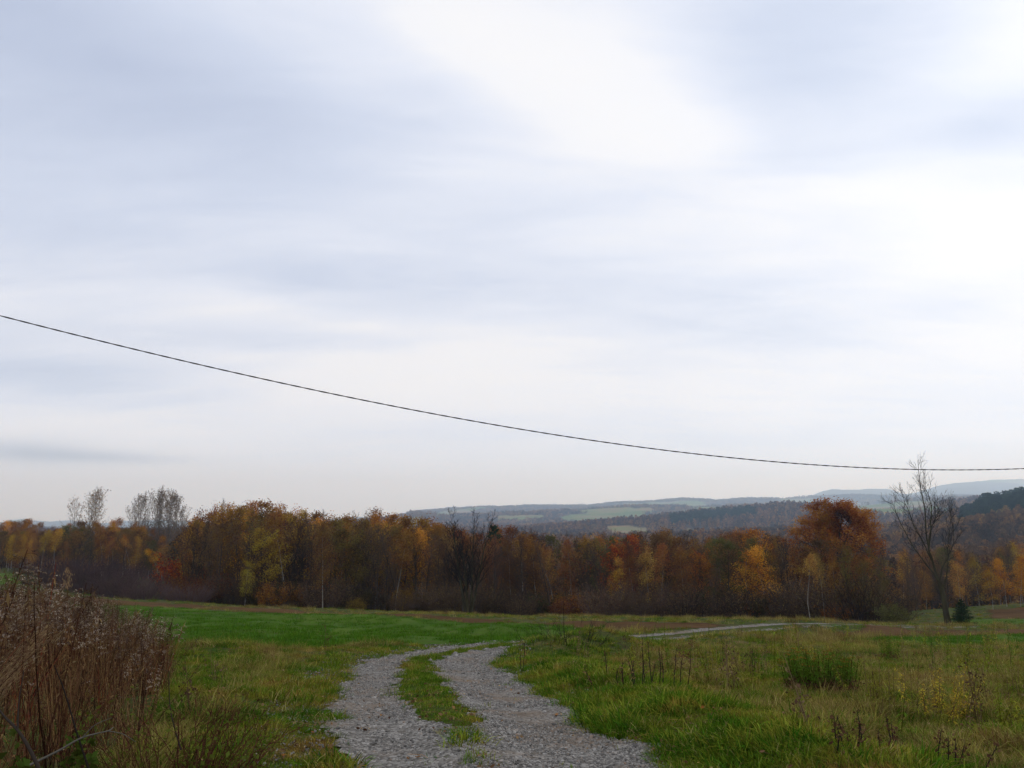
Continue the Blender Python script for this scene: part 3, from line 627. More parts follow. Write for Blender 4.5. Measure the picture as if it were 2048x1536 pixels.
# filler trees of the wood, row behind row
PRX = [-200,0,60,110,200,240,300,345,368,385,440,500,560,640,700,760,830,870,900,960,1000,1050,1100,1150,1250,1330,1420,1480,1560,1650,1770,1850,1950,2050,2300]
PRY = [1050,1047,1044,1050,1050,1042,1062,1070,1088,1020,1006,1008,1006,1022,1026,1024,1030,1042,1052,1062,1056,1054,1060,1066,1064,1062,1068,1060,1066,1060,1078,1098,1094,1084,1080]
def wood(n, pxa, pxb, Y0, Y1, kinds, seed, drop=12, front_low=0):
    rs = random.Random(seed); out = []; tries = 0
    while len(out) < n and tries < n*60:
        tries += 1; px = rs.uniform(pxa, pxb); f = rs.random(); Ya = np.interp(px, *Y0) ; Y = Ya+(Y1)*f
        x = ray(px, 1100)[0]*Y
        if any((x-a)**2+((Y-b)*.8)**2 < 1.9**2 for a, b, _ in out): continue
        out.append((x, Y, (px, f)))
    for x, Y, (px, f) in out:
        prof = np.interp(px, PRX, PRY); top = prof-14+rs.random()**1.3*drop*2.4+(1-f)*front_low
        k, c = kinds(px, f, rs)
        place(k, px, Y, top=top, col=c, rz=rs.uniform(0, 6.28), sx=rs.uniform(.85, 1.25)*(1.0 if Y < 130 else 1.1), cat='tree')
FY = ([-300, 60, 200, 330, 352, 380, 500, 940, 1150, 1400, 1600, 1790, 1830, 2300], [152, 152, 154, 150, 128, 90, 89, 89, 87, 81, 73, 69, 100, 108])
def kinds_a(px, f, rs):
    q = rs.random()
    if px < 350:
        if q < .45: return f'birch{rs.randrange(4)}', jit(rs.choice([(.30, .13, .03), (.24, .12, .03), (.38, .17, .03)]))
        if q < .85: return f'broad{rs.randrange(4)}', jit(rs.choice([(.10, .085, .025), (.12, .07, .025), (.18, .08, .025)]))
        return f'bare{rs.randrange(4)}', jit(BROWN)
    if px < 880:
        if f > .35:
            if q < .42: return f'birch{rs.randrange(4)}', jit(rs.choice([(.40, .17, .026), (.32, .125, .026), (.26, .10, .03)]))
            if q < .74: return f'broad{rs.randrange(4)}', jit(rs.choice([(.30, .14, .025), (.20, .085, .025)]))
            return f'bare{rs.randrange(4)}', jit((.12, .065, .03))
        if q < .13: return f'tallbirch{rs.randrange(3)}', jit((.26, .12, .03))
        if q < .26: return f'broad{rs.randrange(4)}', jit(rs.choice([(.15, .10, .028), (.13, .075, .03), (.20, .12, .03)]))
        return f'bare{rs.randrange(4)}', jit((.085, .066, .030))
    if q < (.26 if f > .3 else .10): return f'broad{rs.randrange(4)}', jit(rs.choice([(.22, .08, .025), (.13, .07, .03), (.10, .085, .028), (.17, .08, .028)]))
    if q < .42: return f'{rs.choice(["tallbirch", "birch"])}{rs.randrange(3)}', jit(rs.choice([(.26, .12, .03), (.2, .08, .025)]))
    return f'bare{rs.randrange(4)}', jit((.085, .050, .030))
wood(58, -40, 345, FY, 26, kinds_a, 1, 9, 14)
wood(95, 372, 900, FY, 30, kinds_a, 2, 9, 26)
wood(98, 900, 1570, FY, 32, kinds_a, 3, 8, 22)
wood(34, 1570, 1880, FY, 36, kinds_a, 4, 10, 26)
wood(16, 1880, 2090, FY, 30, kinds_a, 5, 10, 10)
# shrub layer along the wood's foot
rs = random.Random(77)
for i in range(92):
    px = rs.uniform(345, 1815); Ya = float(np.interp(px, *FY)); Y = Ya-rs.uniform(.0, 3.0)+rs.random()*4; q = rs.random()
    if 1840 < px: continue
    if q < .75: place(f'shrub{rs.randrange(3)}', px, Y, h=rs.uniform(2.2, 4.6), unit_h=3.0, col=jit(BROWN), rz=rs.uniform(0, 6), cat='shrub')
    else: place(f'leafshrub{rs.randrange(2)}', px, Y, h=rs.uniform(2.0, 5.0), unit_h=3.0, col=jit(rs.choice([(.20, .08, .02), (.12, .09, .025), (.16, .06, .02), (.07, .075, .022), (.08, .06, .025)])), rz=rs.uniform(0, 6), cat='shrub')
SH = [('leafshrub0', 1150, 87, 1175, (.22, .085, .02), 'orange-leaved shrub at the wood edge, above the ploughed strip middle'), ('leafshrub1', 1510, 77, 1200, (.28, .08, .02), 'rust-orange shrub at the foot of the golden birch pair'),
 ('leafshrub0', 1665, 70, 1200, (.26, .09, .02), 'orange shrub at the foot of the olive willow'), ('leafshrub1', 380, 108, 1100, (.28, .05, .015), 'dark red-orange shrub right of the lone small golden birch'),
 ('leafshrub0', 715, 88.5, 1185, (.20, .13, .025), 'yellow shrub at the field edge right of the pale-trunked rusty birch'), ('leafshrub1', 810, 88, 1165, (.24, .13, .025), 'narrow yellow-orange shrub left of the many-stemmed bare tree'),
 ('leafshrub0', 1780, 63, 1195, (.10, .10, .03), 'olive green bush at the right end of the wood, by the grassy mound')]
for k, px, Y, tp, c, lb in SH: place(k, px, Y, top=tp, unit_h=3.0, col=c, label=lb, cat='shrub', sx=.5 if px == 810 else 1.0)
place('spruce', 1912, 57.5, h=1.75, unit_h=3.0, label='small dark green spruce beside the bole of the tall bare tree', cat='tree')
# ---- labels for the filler trees: their look, and their rank between landmarks that one can find
LM = [(0, 'the left picture edge'), (166, 'the poplar trio'), (320, 'the lone small golden birch'), (495, 'the low yellow-green birch'), (650, 'the rusty pale-trunked birch'), (938, 'the many-stemmed bare tree'),
      (1235, 'the small golden round tree'), (1400, 'the reddish-orange tree'), (1505, 'the golden birch pair'), (1648, 'the big oak'), (1885, 'the tall bare leaning tree'), (2060, 'the right picture edge')]
ORD = ['first', 'second', 'third', 'fourth', 'fifth', 'sixth', 'seventh', 'eighth', 'ninth', 'tenth', 'eleventh', 'twelfth', 'thirteenth', 'fourteenth', 'fifteenth', 'sixteenth', 'seventeenth', 'eighteenth', 'nineteenth', 'twentieth'] + ['twenty-'+q for q in ('first', 'second', 'third', 'fourth', 'fifth', 'sixth', 'seventh', 'eighth', 'ninth')]+['thirtieth']
LOOK = {'tallbirch': 'small-topped birch', 'bare': 'nearly leafless tree', 'birch': 'slender birch', 'broad': 'round-crowned tree', 'shrub': 'twiggy brown bush', 'leafshrub': 'leafy autumn bush'}
bins = {}
for e, px, Y, k, h in TREES:
    if 'label' in e.keys(): continue
    kk = k.rstrip('0123456789'); row = 'front' if Y < np.interp(px, *FY)+12 else 'back'
    L_ = max([l for l in LM if l[0] <= px] or [LM[0]], key=lambda l: l[0]); bins.setdefault((kk, row, L_), []).append((px, e))
for (kk, row, L_), v in bins.items():
    for i, (px, e) in enumerate(sorted(v, key=lambda q: q[0])):
        e['label'] = (f'{LOOK[kk]}, {ORD[i]} right of {L_[1]}' if 'shrub' in kk else f'{LOOK[kk]} in {row} rows, {ORD[i]} right of {L_[1]}').replace('  ', ' ')
        e['group'] = {'bare': 'bare brown trees of the wood', 'birch': 'birches of the wood', 'tallbirch': 'small-topped birches of the wood', 'broad': 'autumn broadleaf trees of the wood', 'shrub': 'twiggy bushes along the wood foot', 'leafshrub': 'leafy bushes along the wood foot'}[kk]
for e, *_ in TREES:
    for q in ('_px', '_k'):
        if q in e.keys(): del e[q]
# ------------------------------------------------------------------ scattered ground cover (stuff)
def scatter(name, pts, protos, rot=None, scl=None, idx=None, label=None, cat=None):
    n = len(pts); me = bpy.data.meshes.new(name); me.vertices.add(n); me.vertices.foreach_set('co', np.asarray(pts, 'f').ravel())
    rng = np.random.default_rng(len(pts))
    rot = np.zeros((n, 3)) if rot is None else rot; scl = np.ones(n) if scl is None else scl; idx = rng.integers(0, len(protos), n) if idx is None else idx
    for nm, ty, dat, key in (('rot', 'FLOAT_VECTOR', rot, 'vector'), ('scl', 'FLOAT', scl, 'value'), ('idx', 'INT', idx, 'value')):
        a = me.attributes.new(nm, ty, 'POINT'); a.data.foreach_set(key, np.asarray(dat, 'i' if ty == 'INT' else 'f').ravel())
    o = bpy.data.objects.new(name, me); COL.objects.link(o)
    c = bpy.data.collections.new(name+'_source')
    for i_, p in enumerate(protos): p.name = name+'_'+chr(97+i_); c.objects.link(p)
    ng = bpy.data.node_groups.new(name, 'GeometryNodeTree'); ng.interface.new_socket('Geometry', in_out='INPUT', socket_type='NodeSocketGeometry'); ng.interface.new_socket('Geometry', in_out='OUTPUT', socket_type='NodeSocketGeometry')
    gi = ng.nodes.new('NodeGroupInput'); go = ng.nodes.new('NodeGroupOutput'); ip = ng.nodes.new('GeometryNodeInstanceOnPoints'); ci = ng.nodes.new('GeometryNodeCollectionInfo')
    ci.inputs['Collection'].default_value = c; ci.inputs['Separate Children'].default_value = True; ci.inputs['Reset Children'].default_value = True
    def na(nm, ty): q = ng.nodes.new('GeometryNodeInputNamedAttribute'); q.data_type = ty; q.inputs['Name'].default_value = nm; return q.outputs['Attribute']
    ng.links.new(gi.outputs[0], ip.inputs['Points']); ng.links.new(ci.outputs[0], ip.inputs['Instance']); ip.inputs['Pick Instance'].default_value = True
    ng.links.new(na('idx', 'INT'), ip.inputs['Instance Index']); ng.links.new(na('rot', 'FLOAT_VECTOR'), ip.inputs['Rotation']); ng.links.new(na('scl', 'FLOAT'), ip.inputs['Scale'])
    ng.links.new(ip.outputs[0], go.inputs[0]); md = o.modifiers.new('scatter', 'NODES'); md.node_group = ng
    tag(o, label, cat, kind='stuff'); return o
def tuft(name, seed, n, L, wd, rad, mat, bend=.6, seg=3, flat=0.0):
    rng = np.random.default_rng(seed); g = Geo()
    for i in range(n):
        a = rng.uniform(0, 6.3); r = rad*rng.random()**.5; p = np.array([math.cos(a)*r, math.sin(a)*r, -.02]); b = rng.uniform(0, 6.3) if rng.random() < .5 else a; l = L*rng.uniform(.45, 1.1); bd = bend*rng.uniform(.3, 1.4)
        s = np.linspace(0, 1, seg+1); dirh = np.array([math.cos(b), math.sin(b), 0]); lean = rng.uniform(.05, .35)+flat
        C = p+np.outer(l*(lean*s+bd*.6*s*s), dirh)+np.outer(l*(s-bd*.45*s*s-flat*.3*s), [0, 0, 1]); side = unit(np.cross(dirh, [0, 0, 1])+rng.normal(size=3)*.25)
        wv = wd*(1-s**1.6*.92)[:, None]; V = np.concatenate([C-side*wv, C+side*wv]); k = seg+1
        g.add(V, [(j, j+1, k+j+1, k+j) for j in range(seg)], a=np.clip(rng.normal(.5, .25), 0, 1))
    return g.obj(name, mat, link_=False)
def grass_c(t, oi, at_):
    P = pos(t); a = noise(t, P, .55, 4, .6); b = noise(t, P, 2.2, 3, .6)
    f = math_node(t, 'ADD', math_node(t, 'MULTIPLY', a, .65), math_node(t, 'MULTIPLY', b, .35))
    c = ramp(t, f, [(.38, (.050, .115, .007)), (.48, (.090, .145, .011)), (.55, (.17, .165, .020)), (.62, (.25, .16, .038))])
    dry = ramp(t, oi.outputs['Random'], [(.88, 0.0), (.94, 1.0)]); return mixc(t, math_node(t, 'MULTIPLY', dry, .8), c, (.25, .19, .08))
def dry_c(t, oi, at_):
    b = noise(t, pos(t), .8, 3, .6); return ramp(t, math_node(t, 'ADD', math_node(t, 'MULTIPLY', b, .6), math_node(t, 'MULTIPLY', oi.outputs['Random'], .4)), [(.3, (.20, .11, .045)), (.42, (.19, .15, .035)), (.52, (.30, .215, .09)), (.64, (.17, .17, .030)), (.75, (.26, .17, .05))])
def green_c(t, oi, at_):
    return ramp(t, math_node(t, 'ADD', math_node(t, 'MULTIPLY', noise(t, pos(t), .9, 3, .6), .5), math_node(t, 'MULTIPLY', oi.outputs['Random'], .5)), [(.3, (.042, .120, .007)), (.48, (.075, .155, .010)), (.62, (.19, .20, .024))])
M['grass'] = mat_leaf('grass_blade', grass_c, None, .3, rand=.3, vmin=.3, vmax=1.7); M['grass_green'] = mat_leaf('green_grass', green_c, None, .3, rand=.3, vmin=.3, vmax=1.7); M['dry'] = mat_leaf('dry_grass', dry_c, None, .25, rand=.35, vmin=.35, vmax=1.6)
M['weed'] = mat_leaf('weed_leaf', (.06, .13, .012), (.20, .19, .020), .3); M['weedstem'] = mat_leaf('weed_stem', (.09, .05, .03), (.16, .11, .06), .1); M['cropblade'] = mat_leaf('crop_blade', (.045, .115, .008), (.075, .155, .012), .3)
GR = [tuft('grass_tuft', 300+i, 34, .10, .0034, .10, M['grass'], .9) for i in range(5)]
GL = [tuft('green_tuft', 310+i, 60, .105, .0038, .15, M['grass_green'], 1.2) for i in range(4)]
DR = [tuft('dry_tuft', 320+i, 44, .21, .0024, .13, M['dry'], 1.1) for i in range(4)]
SHORT = [tuft('short_tuft', 330+i, 26, .055, .0035, .09, M['grass_green'], .9, 2) for i in range(3)]
CR = [tuft('crop_tuft', 340+i, 16, .10, .005, .14, M['cropblade'], .5, 2) for i in range(3)]
BIG = [tuft('tall_tuft', 350+i, 60, .45, .006, .35, M['dry'], .7) for i in range(3)]+[tuft('tall_green_tuft', 355+i, 60, .26, .007, .35, M['grass'], .7) for i in range(3)]
def weed(name, seed, H, n, ls, mat, hstem=True, pan=False):
    rng = np.random.default_rng(seed); g = Geo(); d = unit([rng.normal()*.08, rng.normal()*.08, 1]); P = np.array([np.array([0, 0, 0])+d*H*s+np.array([.05*s*s, 0, 0]) for s in np.linspace(0, 1, 6)])
    tube(g, P, np.linspace(.005, .002, 6), 3, a=.1)
    for i in range(n):
        s = rng.uniform(.12, 1); p = d*H*s; a = i*2.4; L = ls*rng.uniform(.6, 1.2)*(1.15-.5*s); o = np.array([math.cos(a), math.sin(a), rng.uniform(-.5, .6)]); q = unit(np.cross(o, [0, 0, 1]))
        V = [p, p+o*L*.5-q*L*.13+[0, 0, .03*L], p+o*L+[0, 0, -.35*L], p+o*L*.5+q*L*.13+[0, 0, .03*L]]; g.add(V, [(0, 1, 2, 3)], a=rng.random())
    return g.obj(name, mat, link_=False)
WD = [weed('weed_plant', 360+i, rr_, 44, .085, M['weed']) for i, rr_ in enumerate((.45, .6, .35, .7))]
DS = []
for i in range(3):                      # dark dead stalks
    rng = np.random.default_rng(380+i); g = Geo()
    for k in range(3):
        b = rng.normal(size=2)*.06; H = rng.uniform(.3, .75); tube(g, [(b[0], b[1], 0), (b[0]*1.6, b[1]*1.6, H*.5), (b[0]*1.8, b[1]*2.2, H)], [.005, .004, .0025], 3, a=rng.random())
        for q in range(5): s = rng.uniform(.4, 1); p = np.array([b[0]*1.7, b[1]*1.8, H*s]); d = unit(rng.normal(size=3)+[0, 0, 1]); tube(g, [p, p+d*.1], [.002, .0015], 3, a=rng.random())
        quads(g, np.c_[rng.normal(size=(14, 2))*.05+np.array(b)*1.8, rng.uniform(.3, 1, 14)*H], .022, rng)
    DS.append(g.obj('dead_stalk', M['weedstem'], link_=False))
THICK = gpoly([(-700,1530),(-500,1290),(-100,1268),(100,1268),(200,1278),(290,1300),(338,1345),(340,1390),(315,1435),(290,1480),(260,1560),(160,1660),(-300,1700)])
rng = np.random.default_rng(5)
def field_pts(n, y0, y1, power=1.0, u=.72):
    """points over the ground in view, denser close by"""
    t = rng.random(n); Y = (y0**(1-power)+t*(y1**(1-power)-y0**(1-power)))**(1/(1-power)) if power != 1 else y0*(y1/y0)**t
    return rng.uniform(-u, u, n)*Y, Y
def masks(x, y):
    T = trk(x, y); ed = fbm(x/.7, y/.7, 4, 12); wh = np.interp(y, [0, 6, 10, 15, 20, 28, 45, 60], [1.35, 1.33, 1.33, 1.35, 1.40, 1.35, 1.45, 1.3])
    on = (np.abs(T-.07) < wh-.07+ed*.28-.02) & (y < 58); mw = np.interp(y, [0, 7.4, 8.0, 10, 14, 18, 25, 45], [0, 0, .28, .33, .30, .24, .45, .55])
    md = np.abs(T-np.interp(y, [0, 7, 12, 20], [-.06, -.08, -.10, -.02])) < mw+fbm(x/.35, y/.35, 3, 13)*.22
    crop = np.zeros(len(x), bool); pl = crop.copy()
    for k, P in POLY.items():
        m = inpoly(x+fbm(x/3, y/3, 3, 31)*.5, y+fbm(x/3, y/3, 3, 37)*.75, P)
        if 'crop' in k: crop |= m
        else: pl |= m
    return T, on & ~md, on & md & (mw > .1), crop, pl
def put(name, x, y, protos, s0, s1, label, cat, tilt=.12, idx=None, dz=0.0):
    n = len(x); z = ground_z(x, y)+dz; rot = np.c_[rng.normal(size=n)*tilt, rng.normal(size=n)*tilt, rng.uniform(0, 6.28, n)]
    hv = np.clip(1+fbm(x/.55, y/.55, 3, 141)*1.1, .45, 1.7) if 'grass' in name else 1
    return scatter(name, np.c_[x, y, z], protos, rot, rng.uniform(s0, s1, n)*hv, idx, label, cat)
x, y = field_pts(62000, 3.5, 34, 1.15); T, trk_, mid_, crop_, pl_ = masks(x, y)
ok = ~trk_ & ~crop_ & ~pl_ & ~mid_ & ~inpoly(x, y, THICK); bare = fbm(x/.9, y/.9, 3, 51); ok &= (bare > -.34) | (rng.random(len(x)) < .3); ok &= ~((np.abs(T) < 1.9) & (rng.random(len(x)) < .5) & (T < 0))
put('grass', x[ok], y[ok], GR, .7, 1.5, None, None)
x, y = field_pts(26000, 3.5, 40, 1.1); T, trk_, mid_, crop_, pl_ = masks(x, y); n_ = fbm(x/1.6, y/1.6, 3, 61)
lush = (n_ > .10) | ((T > 1.3) & (T < 3.2) & (y < 24) & (n_ > -.35)) | ((T < -1.6) & (T > -4.5) & (n_ > -.1) & (y < 16)); ok = ~trk_ & ~crop_ & ~pl_ & ~mid_ & lush & ~inpoly(x, y, THICK)
put('grass', x[ok], y[ok], GL, .6, 1.35, None, None)
x, y = field_pts(26000, 4, 58, 1.05); T, trk_, mid_, crop_, pl_ = masks(x, y); n_ = fbm(x/1.9, y/2.6, 3, 71)
ok = ~trk_ & ~crop_ & ~pl_ & ~mid_ & (np.abs(T) > 2.2) & ((n_ > .12) | (T > 3.6) & (y > 10) & (n_ > -.14) | (T < -1.8) & (n_ > .0) | (T < -1.5) & (y > 14.5) & (y < 28) & (n_ > -.25)) & ~((T > 0) & (T < 3.0)) & ~inpoly(x, y, THICK)
put('dry_grass', x[ok], y[ok], DR, .5, 1.25, None, None)
x, y = field_pts(9000, 5, 50, 1.3, .5); T, trk_, mid_, crop_, pl_ = masks(x, y); edge = (np.abs(T) < 1.9) & (np.abs(T) > 1.0) & (y < 58) & (fbm(x/.4, y/.4, 2, 5) > .05); ok = mid_ | edge & trk_ & (rng.random(len(x)) < .25) | (trk_ & (fbm(x/.35, y/.35, 2, 91) > .38) & (np.abs(T) < .7)); 
put('grass', x[ok], y[ok], SHORT, .7, 1.5, None, None)
x0 = rng.normal(size=5200)*1.0; yy = rng.uniform(7.2, 26, 5200); ci_ = np.argmin(np.abs(CLN[:, 1][None]-yy[:, None]), 1); x = CLN[ci_, 0]+x0*.3; y = yy; T, trk_, mid_, crop_, pl_ = masks(x, y); put('grass', x[mid_], y[mid_], SHORT+GR[:1], .5, 1.15, None, None)
x, y = field_pts(60000, 14, 64, 1.0, .66); T, trk_, mid_, crop_, pl_ = masks(x, y); ok = crop_ & ~trk_ & (fbm(x/.6, y/2.5, 3, 99) < .14)
put('crop_shoots', x[ok], y[ok], CR, .8, 1.9, None, None, .05)
x, y = field_pts(14000, 26, 135, 1.0, .72); T, trk_, mid_, crop_, pl_ = masks(x, y); n_ = fbm(x/5, y/7, 3, 111); ok = ~trk_ & ~crop_ & ~pl_ & ~mid_ & (np.abs(T) > 1.75) & (y < np.interp(1024+F*x/y*CP, *FY)+1.5); gi = np.where(n_ > .06, rng.integers(0, 3, len(x)), rng.integers(3, 6, len(x)))
put('tall_grass', x[ok], y[ok], BIG, .3, .75, None, None, .12, gi[ok])
x, y = field_pts(1300, 6, 40, 1.0); T, trk_, mid_, crop_, pl_ = masks(x, y); ok = ~trk_ & ~crop_ & ~pl_ & ~mid_ & (fbm(x/2, y/2.5, 3, 121) > .02) & (T > 3.5); put('weeds', x[ok], y[ok], WD, .6, 1.3, None, None)
x, y = field_pts(130, 6, 40, 1.0); T, trk_, mid_, crop_, pl_ = masks(x, y); ok = ~trk_ & ~crop_ & ~pl_ & ~mid_ & (np.abs(T) > 2.4); put('dead_stalks', x[ok], y[ok], DS, .5, 1.0, None, None)
# fallen leaves and bits of straw
def litter_c(t, oi, at_): return ramp(t, oi.outputs['Random'], [(0, (.10, .055, .03)), (.5, (.22, .13, .06)), (.85, (.34, .24, .12)), (1, (.36, .16, .04))])
M['litter'] = mat_leaf('fallen_leaf', litter_c, None, .2); LT = []
for i in range(3):
    r2 = np.random.default_rng(390+i); g = Geo(); quads(g, r2.normal(size=(3, 3))*[.06, .06, .006], .018, r2); tube(g, [(-.06, 0, .01), (.02, .02, .02), (.08, .01, .012)], .0012, 3); LT.append(g.obj('leaf', M['litter'], link_=False))
x, y = field_pts(6500, 4, 26, 1.2, .7); T, trk_, mid_, crop_, pl_ = masks(x, y); ok = ~crop_ & (~trk_ | (rng.random(len(x)) < .10)); put('fallen_leaves', x[ok], y[ok], LT, .6, 1.3, None, None, .3, None, .02)
# gravel stones
SG = []
for i in range(6):
    r2 = np.random.default_rng(400+i); bm = __import__('bmesh').new(); __import__('bmesh').ops.create_icosphere(bm, subdivisions=1, radius=1)
    me = bpy.data.meshes.new('stone')
    for v in bm.verts: v.co *= r2.uniform(.65, 1.15); v.co.z *= .6
    bm.to_mesh(me); bm.free(); me.materials.append(M['stone']); SG.append(bpy.data.objects.new('stone', me))
tt = rng.random(140000); yy = 5.2*(30/5.2)**tt; i0 = np.clip(np.searchsorted(CLN[:, 1], yy), 1, len(CLN)-1); f_ = (yy-CLN[i0-1, 1])/(CLN[i0, 1]-CLN[i0-1, 1]+1e-9); x = CLN[i0-1, 0]+(CLN[i0, 0]-CLN[i0-1, 0])*f_+rng.uniform(-2.2, 2.2, len(yy))*(1+yy*.02); y = yy
T, trk_, mid_, crop_, pl_ = masks(x, y); sandy = fbm(x/1.1, y/1.1, 3, 131); rutd = np.exp(-((np.abs(T)-.8)/.3)**2); ok = (trk_ & ((sandy < .24) | (rng.random(len(x)) < .15)) & (rng.random(len(x)) > .55*rutd)) | (~trk_ & ~mid_ & (np.abs(T) < 1.9) & (rng.random(len(x)) < .12))
x, y = x[ok], y[ok]; n = len(x); scatter('gravel_stones', np.c_[x, y, ground_z(x, y)+.014], SG, rng.uniform(0, 6.28, (n, 3))*[.15, .15, 1], rng.lognormal(math.log(.0088), .42, n)*np.interp(y, [5, 12, 30], [1, 1.1, 2.0]))
# ------------------------------------------------------------------ far woods (stuff), real-size trees on the hills
def far_tree(name, seed, H, W, shape, mat, n=90, s=.9):
    rng = np.random.default_rng(seed); g = Geo(); t = rng.random(n); rad = W*shape(t)*rng.random(n)**.4; a = rng.uniform(0, 6.3, n)
    quads(g, np.c_[np.cos(a)*rad, np.sin(a)*rad, H*(.22+.78*t)], s, rng, a=np.clip(rng.normal(.5, .3, n), 0, 1)); tube(g, [(0, 0, -1), (0, 0, H*.6)], [.18, .06], 4, a=.1)
    return g.obj(name, mat, link_=False)
def far_c(t, oi, at_):
    P = oi.outputs['Location']; a = noise(t, P, .0045, 4, .6); f = math_node(t, 'ADD', math_node(t, 'MULTIPLY', a, .75), math_node(t, 'MULTIPLY', oi.outputs['Random'], .25))
    return ramp(t, f, [(.36, (.075, .052, .036)), (.47, (.12, .070, .040)), (.55, (.20, .095, .036)), (.64, (.24, .13, .045)), (.72, (.12, .09, .04))])
M['far'] = mat_leaf('far_foliage', far_c, None, .25, rand=.3); M['farcon'] = mat_leaf('far_needles', (.012, .026, .016), (.022, .040, .02), .1)
MT = [far_tree('mid_tree', 560+i, 10+i*.7, 3.4, (lambda t: np.sin(np.pi*np.clip(.12+t*.85, 0, 1))**.7), M['far'], 620, .30) for i in range(4)]+[far_tree('mid_birch', 570+i, 11, 2.4, (lambda t: (1.02-t)**.7), M['far'], 520, .28) for i in range(2)]
MC = [far_tree('mid_pine', 575+i, 11+i, 3.4, (lambda t: np.sin(np.pi*np.clip(.2+t*.75, 0, 1))**.6), M['farcon'], 700, .3) for i in range(2)]
FT = [far_tree('far_tree', 500+i, 10+i, 3.4, (lambda t: np.sin(np.pi*np.clip(.12+t*.85, 0, 1))**.7), M['far']) for i in range(4)]+[far_tree('far_birch', 510+i, 11, 2.4, (lambda t: (1.02-t)**.7), M['far']) for i in range(2)]
FC = [far_tree('far_conifer', 520+i, 11+i, 3.4, (lambda t: np.sin(np.pi*np.clip(.2+t*.75, 0, 1))**.6), M['farcon'], 150, .8) for i in range(2)]
def woodpts(n, y0, y1, ua=-.72, ub=.72):
    t = rng.random(n); Y = np.sqrt(y0**2+t*(y1**2-y0**2)); x = rng.uniform(ua, ub, n)*Y
    px = 1024+F*x/Y*CP; keep_ = ~field_mask(x, Y); return x[keep_], Y[keep_], px[keep_]
def con(px, y, x):
    m = ((px > 1330) & (px < 1500) & (y > 1300) & (y < 1430)) | ((px > 1895) & (y > 520) & (y < 900) & (fbm(x/40, y/60, 2, 5) > -.45))
    return m
x, y, px = woodpts(17000, 128, 640, -.72, .72); ok = (y > np.interp(px, *FY)+34) & ~((px > 352) & (px < 378)); x, y, px = x[ok], y[ok], px[ok]; c_ = con(px, y, x)
ok = ~((px < 380) & (y < 195)); x, y, px, c_ = x[ok], y[ok], px[ok], c_[ok]
put('valley_wood', x, y, MT+MC, .65, 1.05, None, None, .03, np.where(c_, rng.integers(6, 8, len(x)), rng.integers(0, 6, len(x))), -.6)
x, y, px = woodpts(30000, 640, 1900, -.5, .72); c_ = con(px, y, x)
put('hillside_wood', x, y, FT+FC, .75, 1.2, None, None, .03, np.where(c_, rng.integers(6, 8, len(x)), rng.integers(0, 6, len(x))), -.8)
def grove(name, seed):
    rng = np.random.default_rng(seed); g = Geo()
    for k in range(7):
        c = rng.normal(size=2)*7; H = rng.uniform(8, 12); n = 26; t = rng.random(n); r = 3.6*np.sin(np.pi*np.clip(.15+t*.8, 0, 1))**.7*rng.random(n)**.4; a = rng.uniform(0, 6.3, n)
        quads(g, np.c_[c[0]+np.cos(a)*r, c[1]+np.sin(a)*r, H*(.1+.9*t)], 1.5, rng, a=np.clip(rng.normal(rng.uniform(.3, .7), .18, n), 0, 1))
    return g.obj(name, M['far'], link_=False)
FGV = [grove('far_grove', 540+i) for i in range(4)]
x, y, px = woodpts(32000, 1850, 5200, -.7, .72)
put('distant_wood', x, y, FGV, .8, 1.25, None, None, .03, None, -1.2)
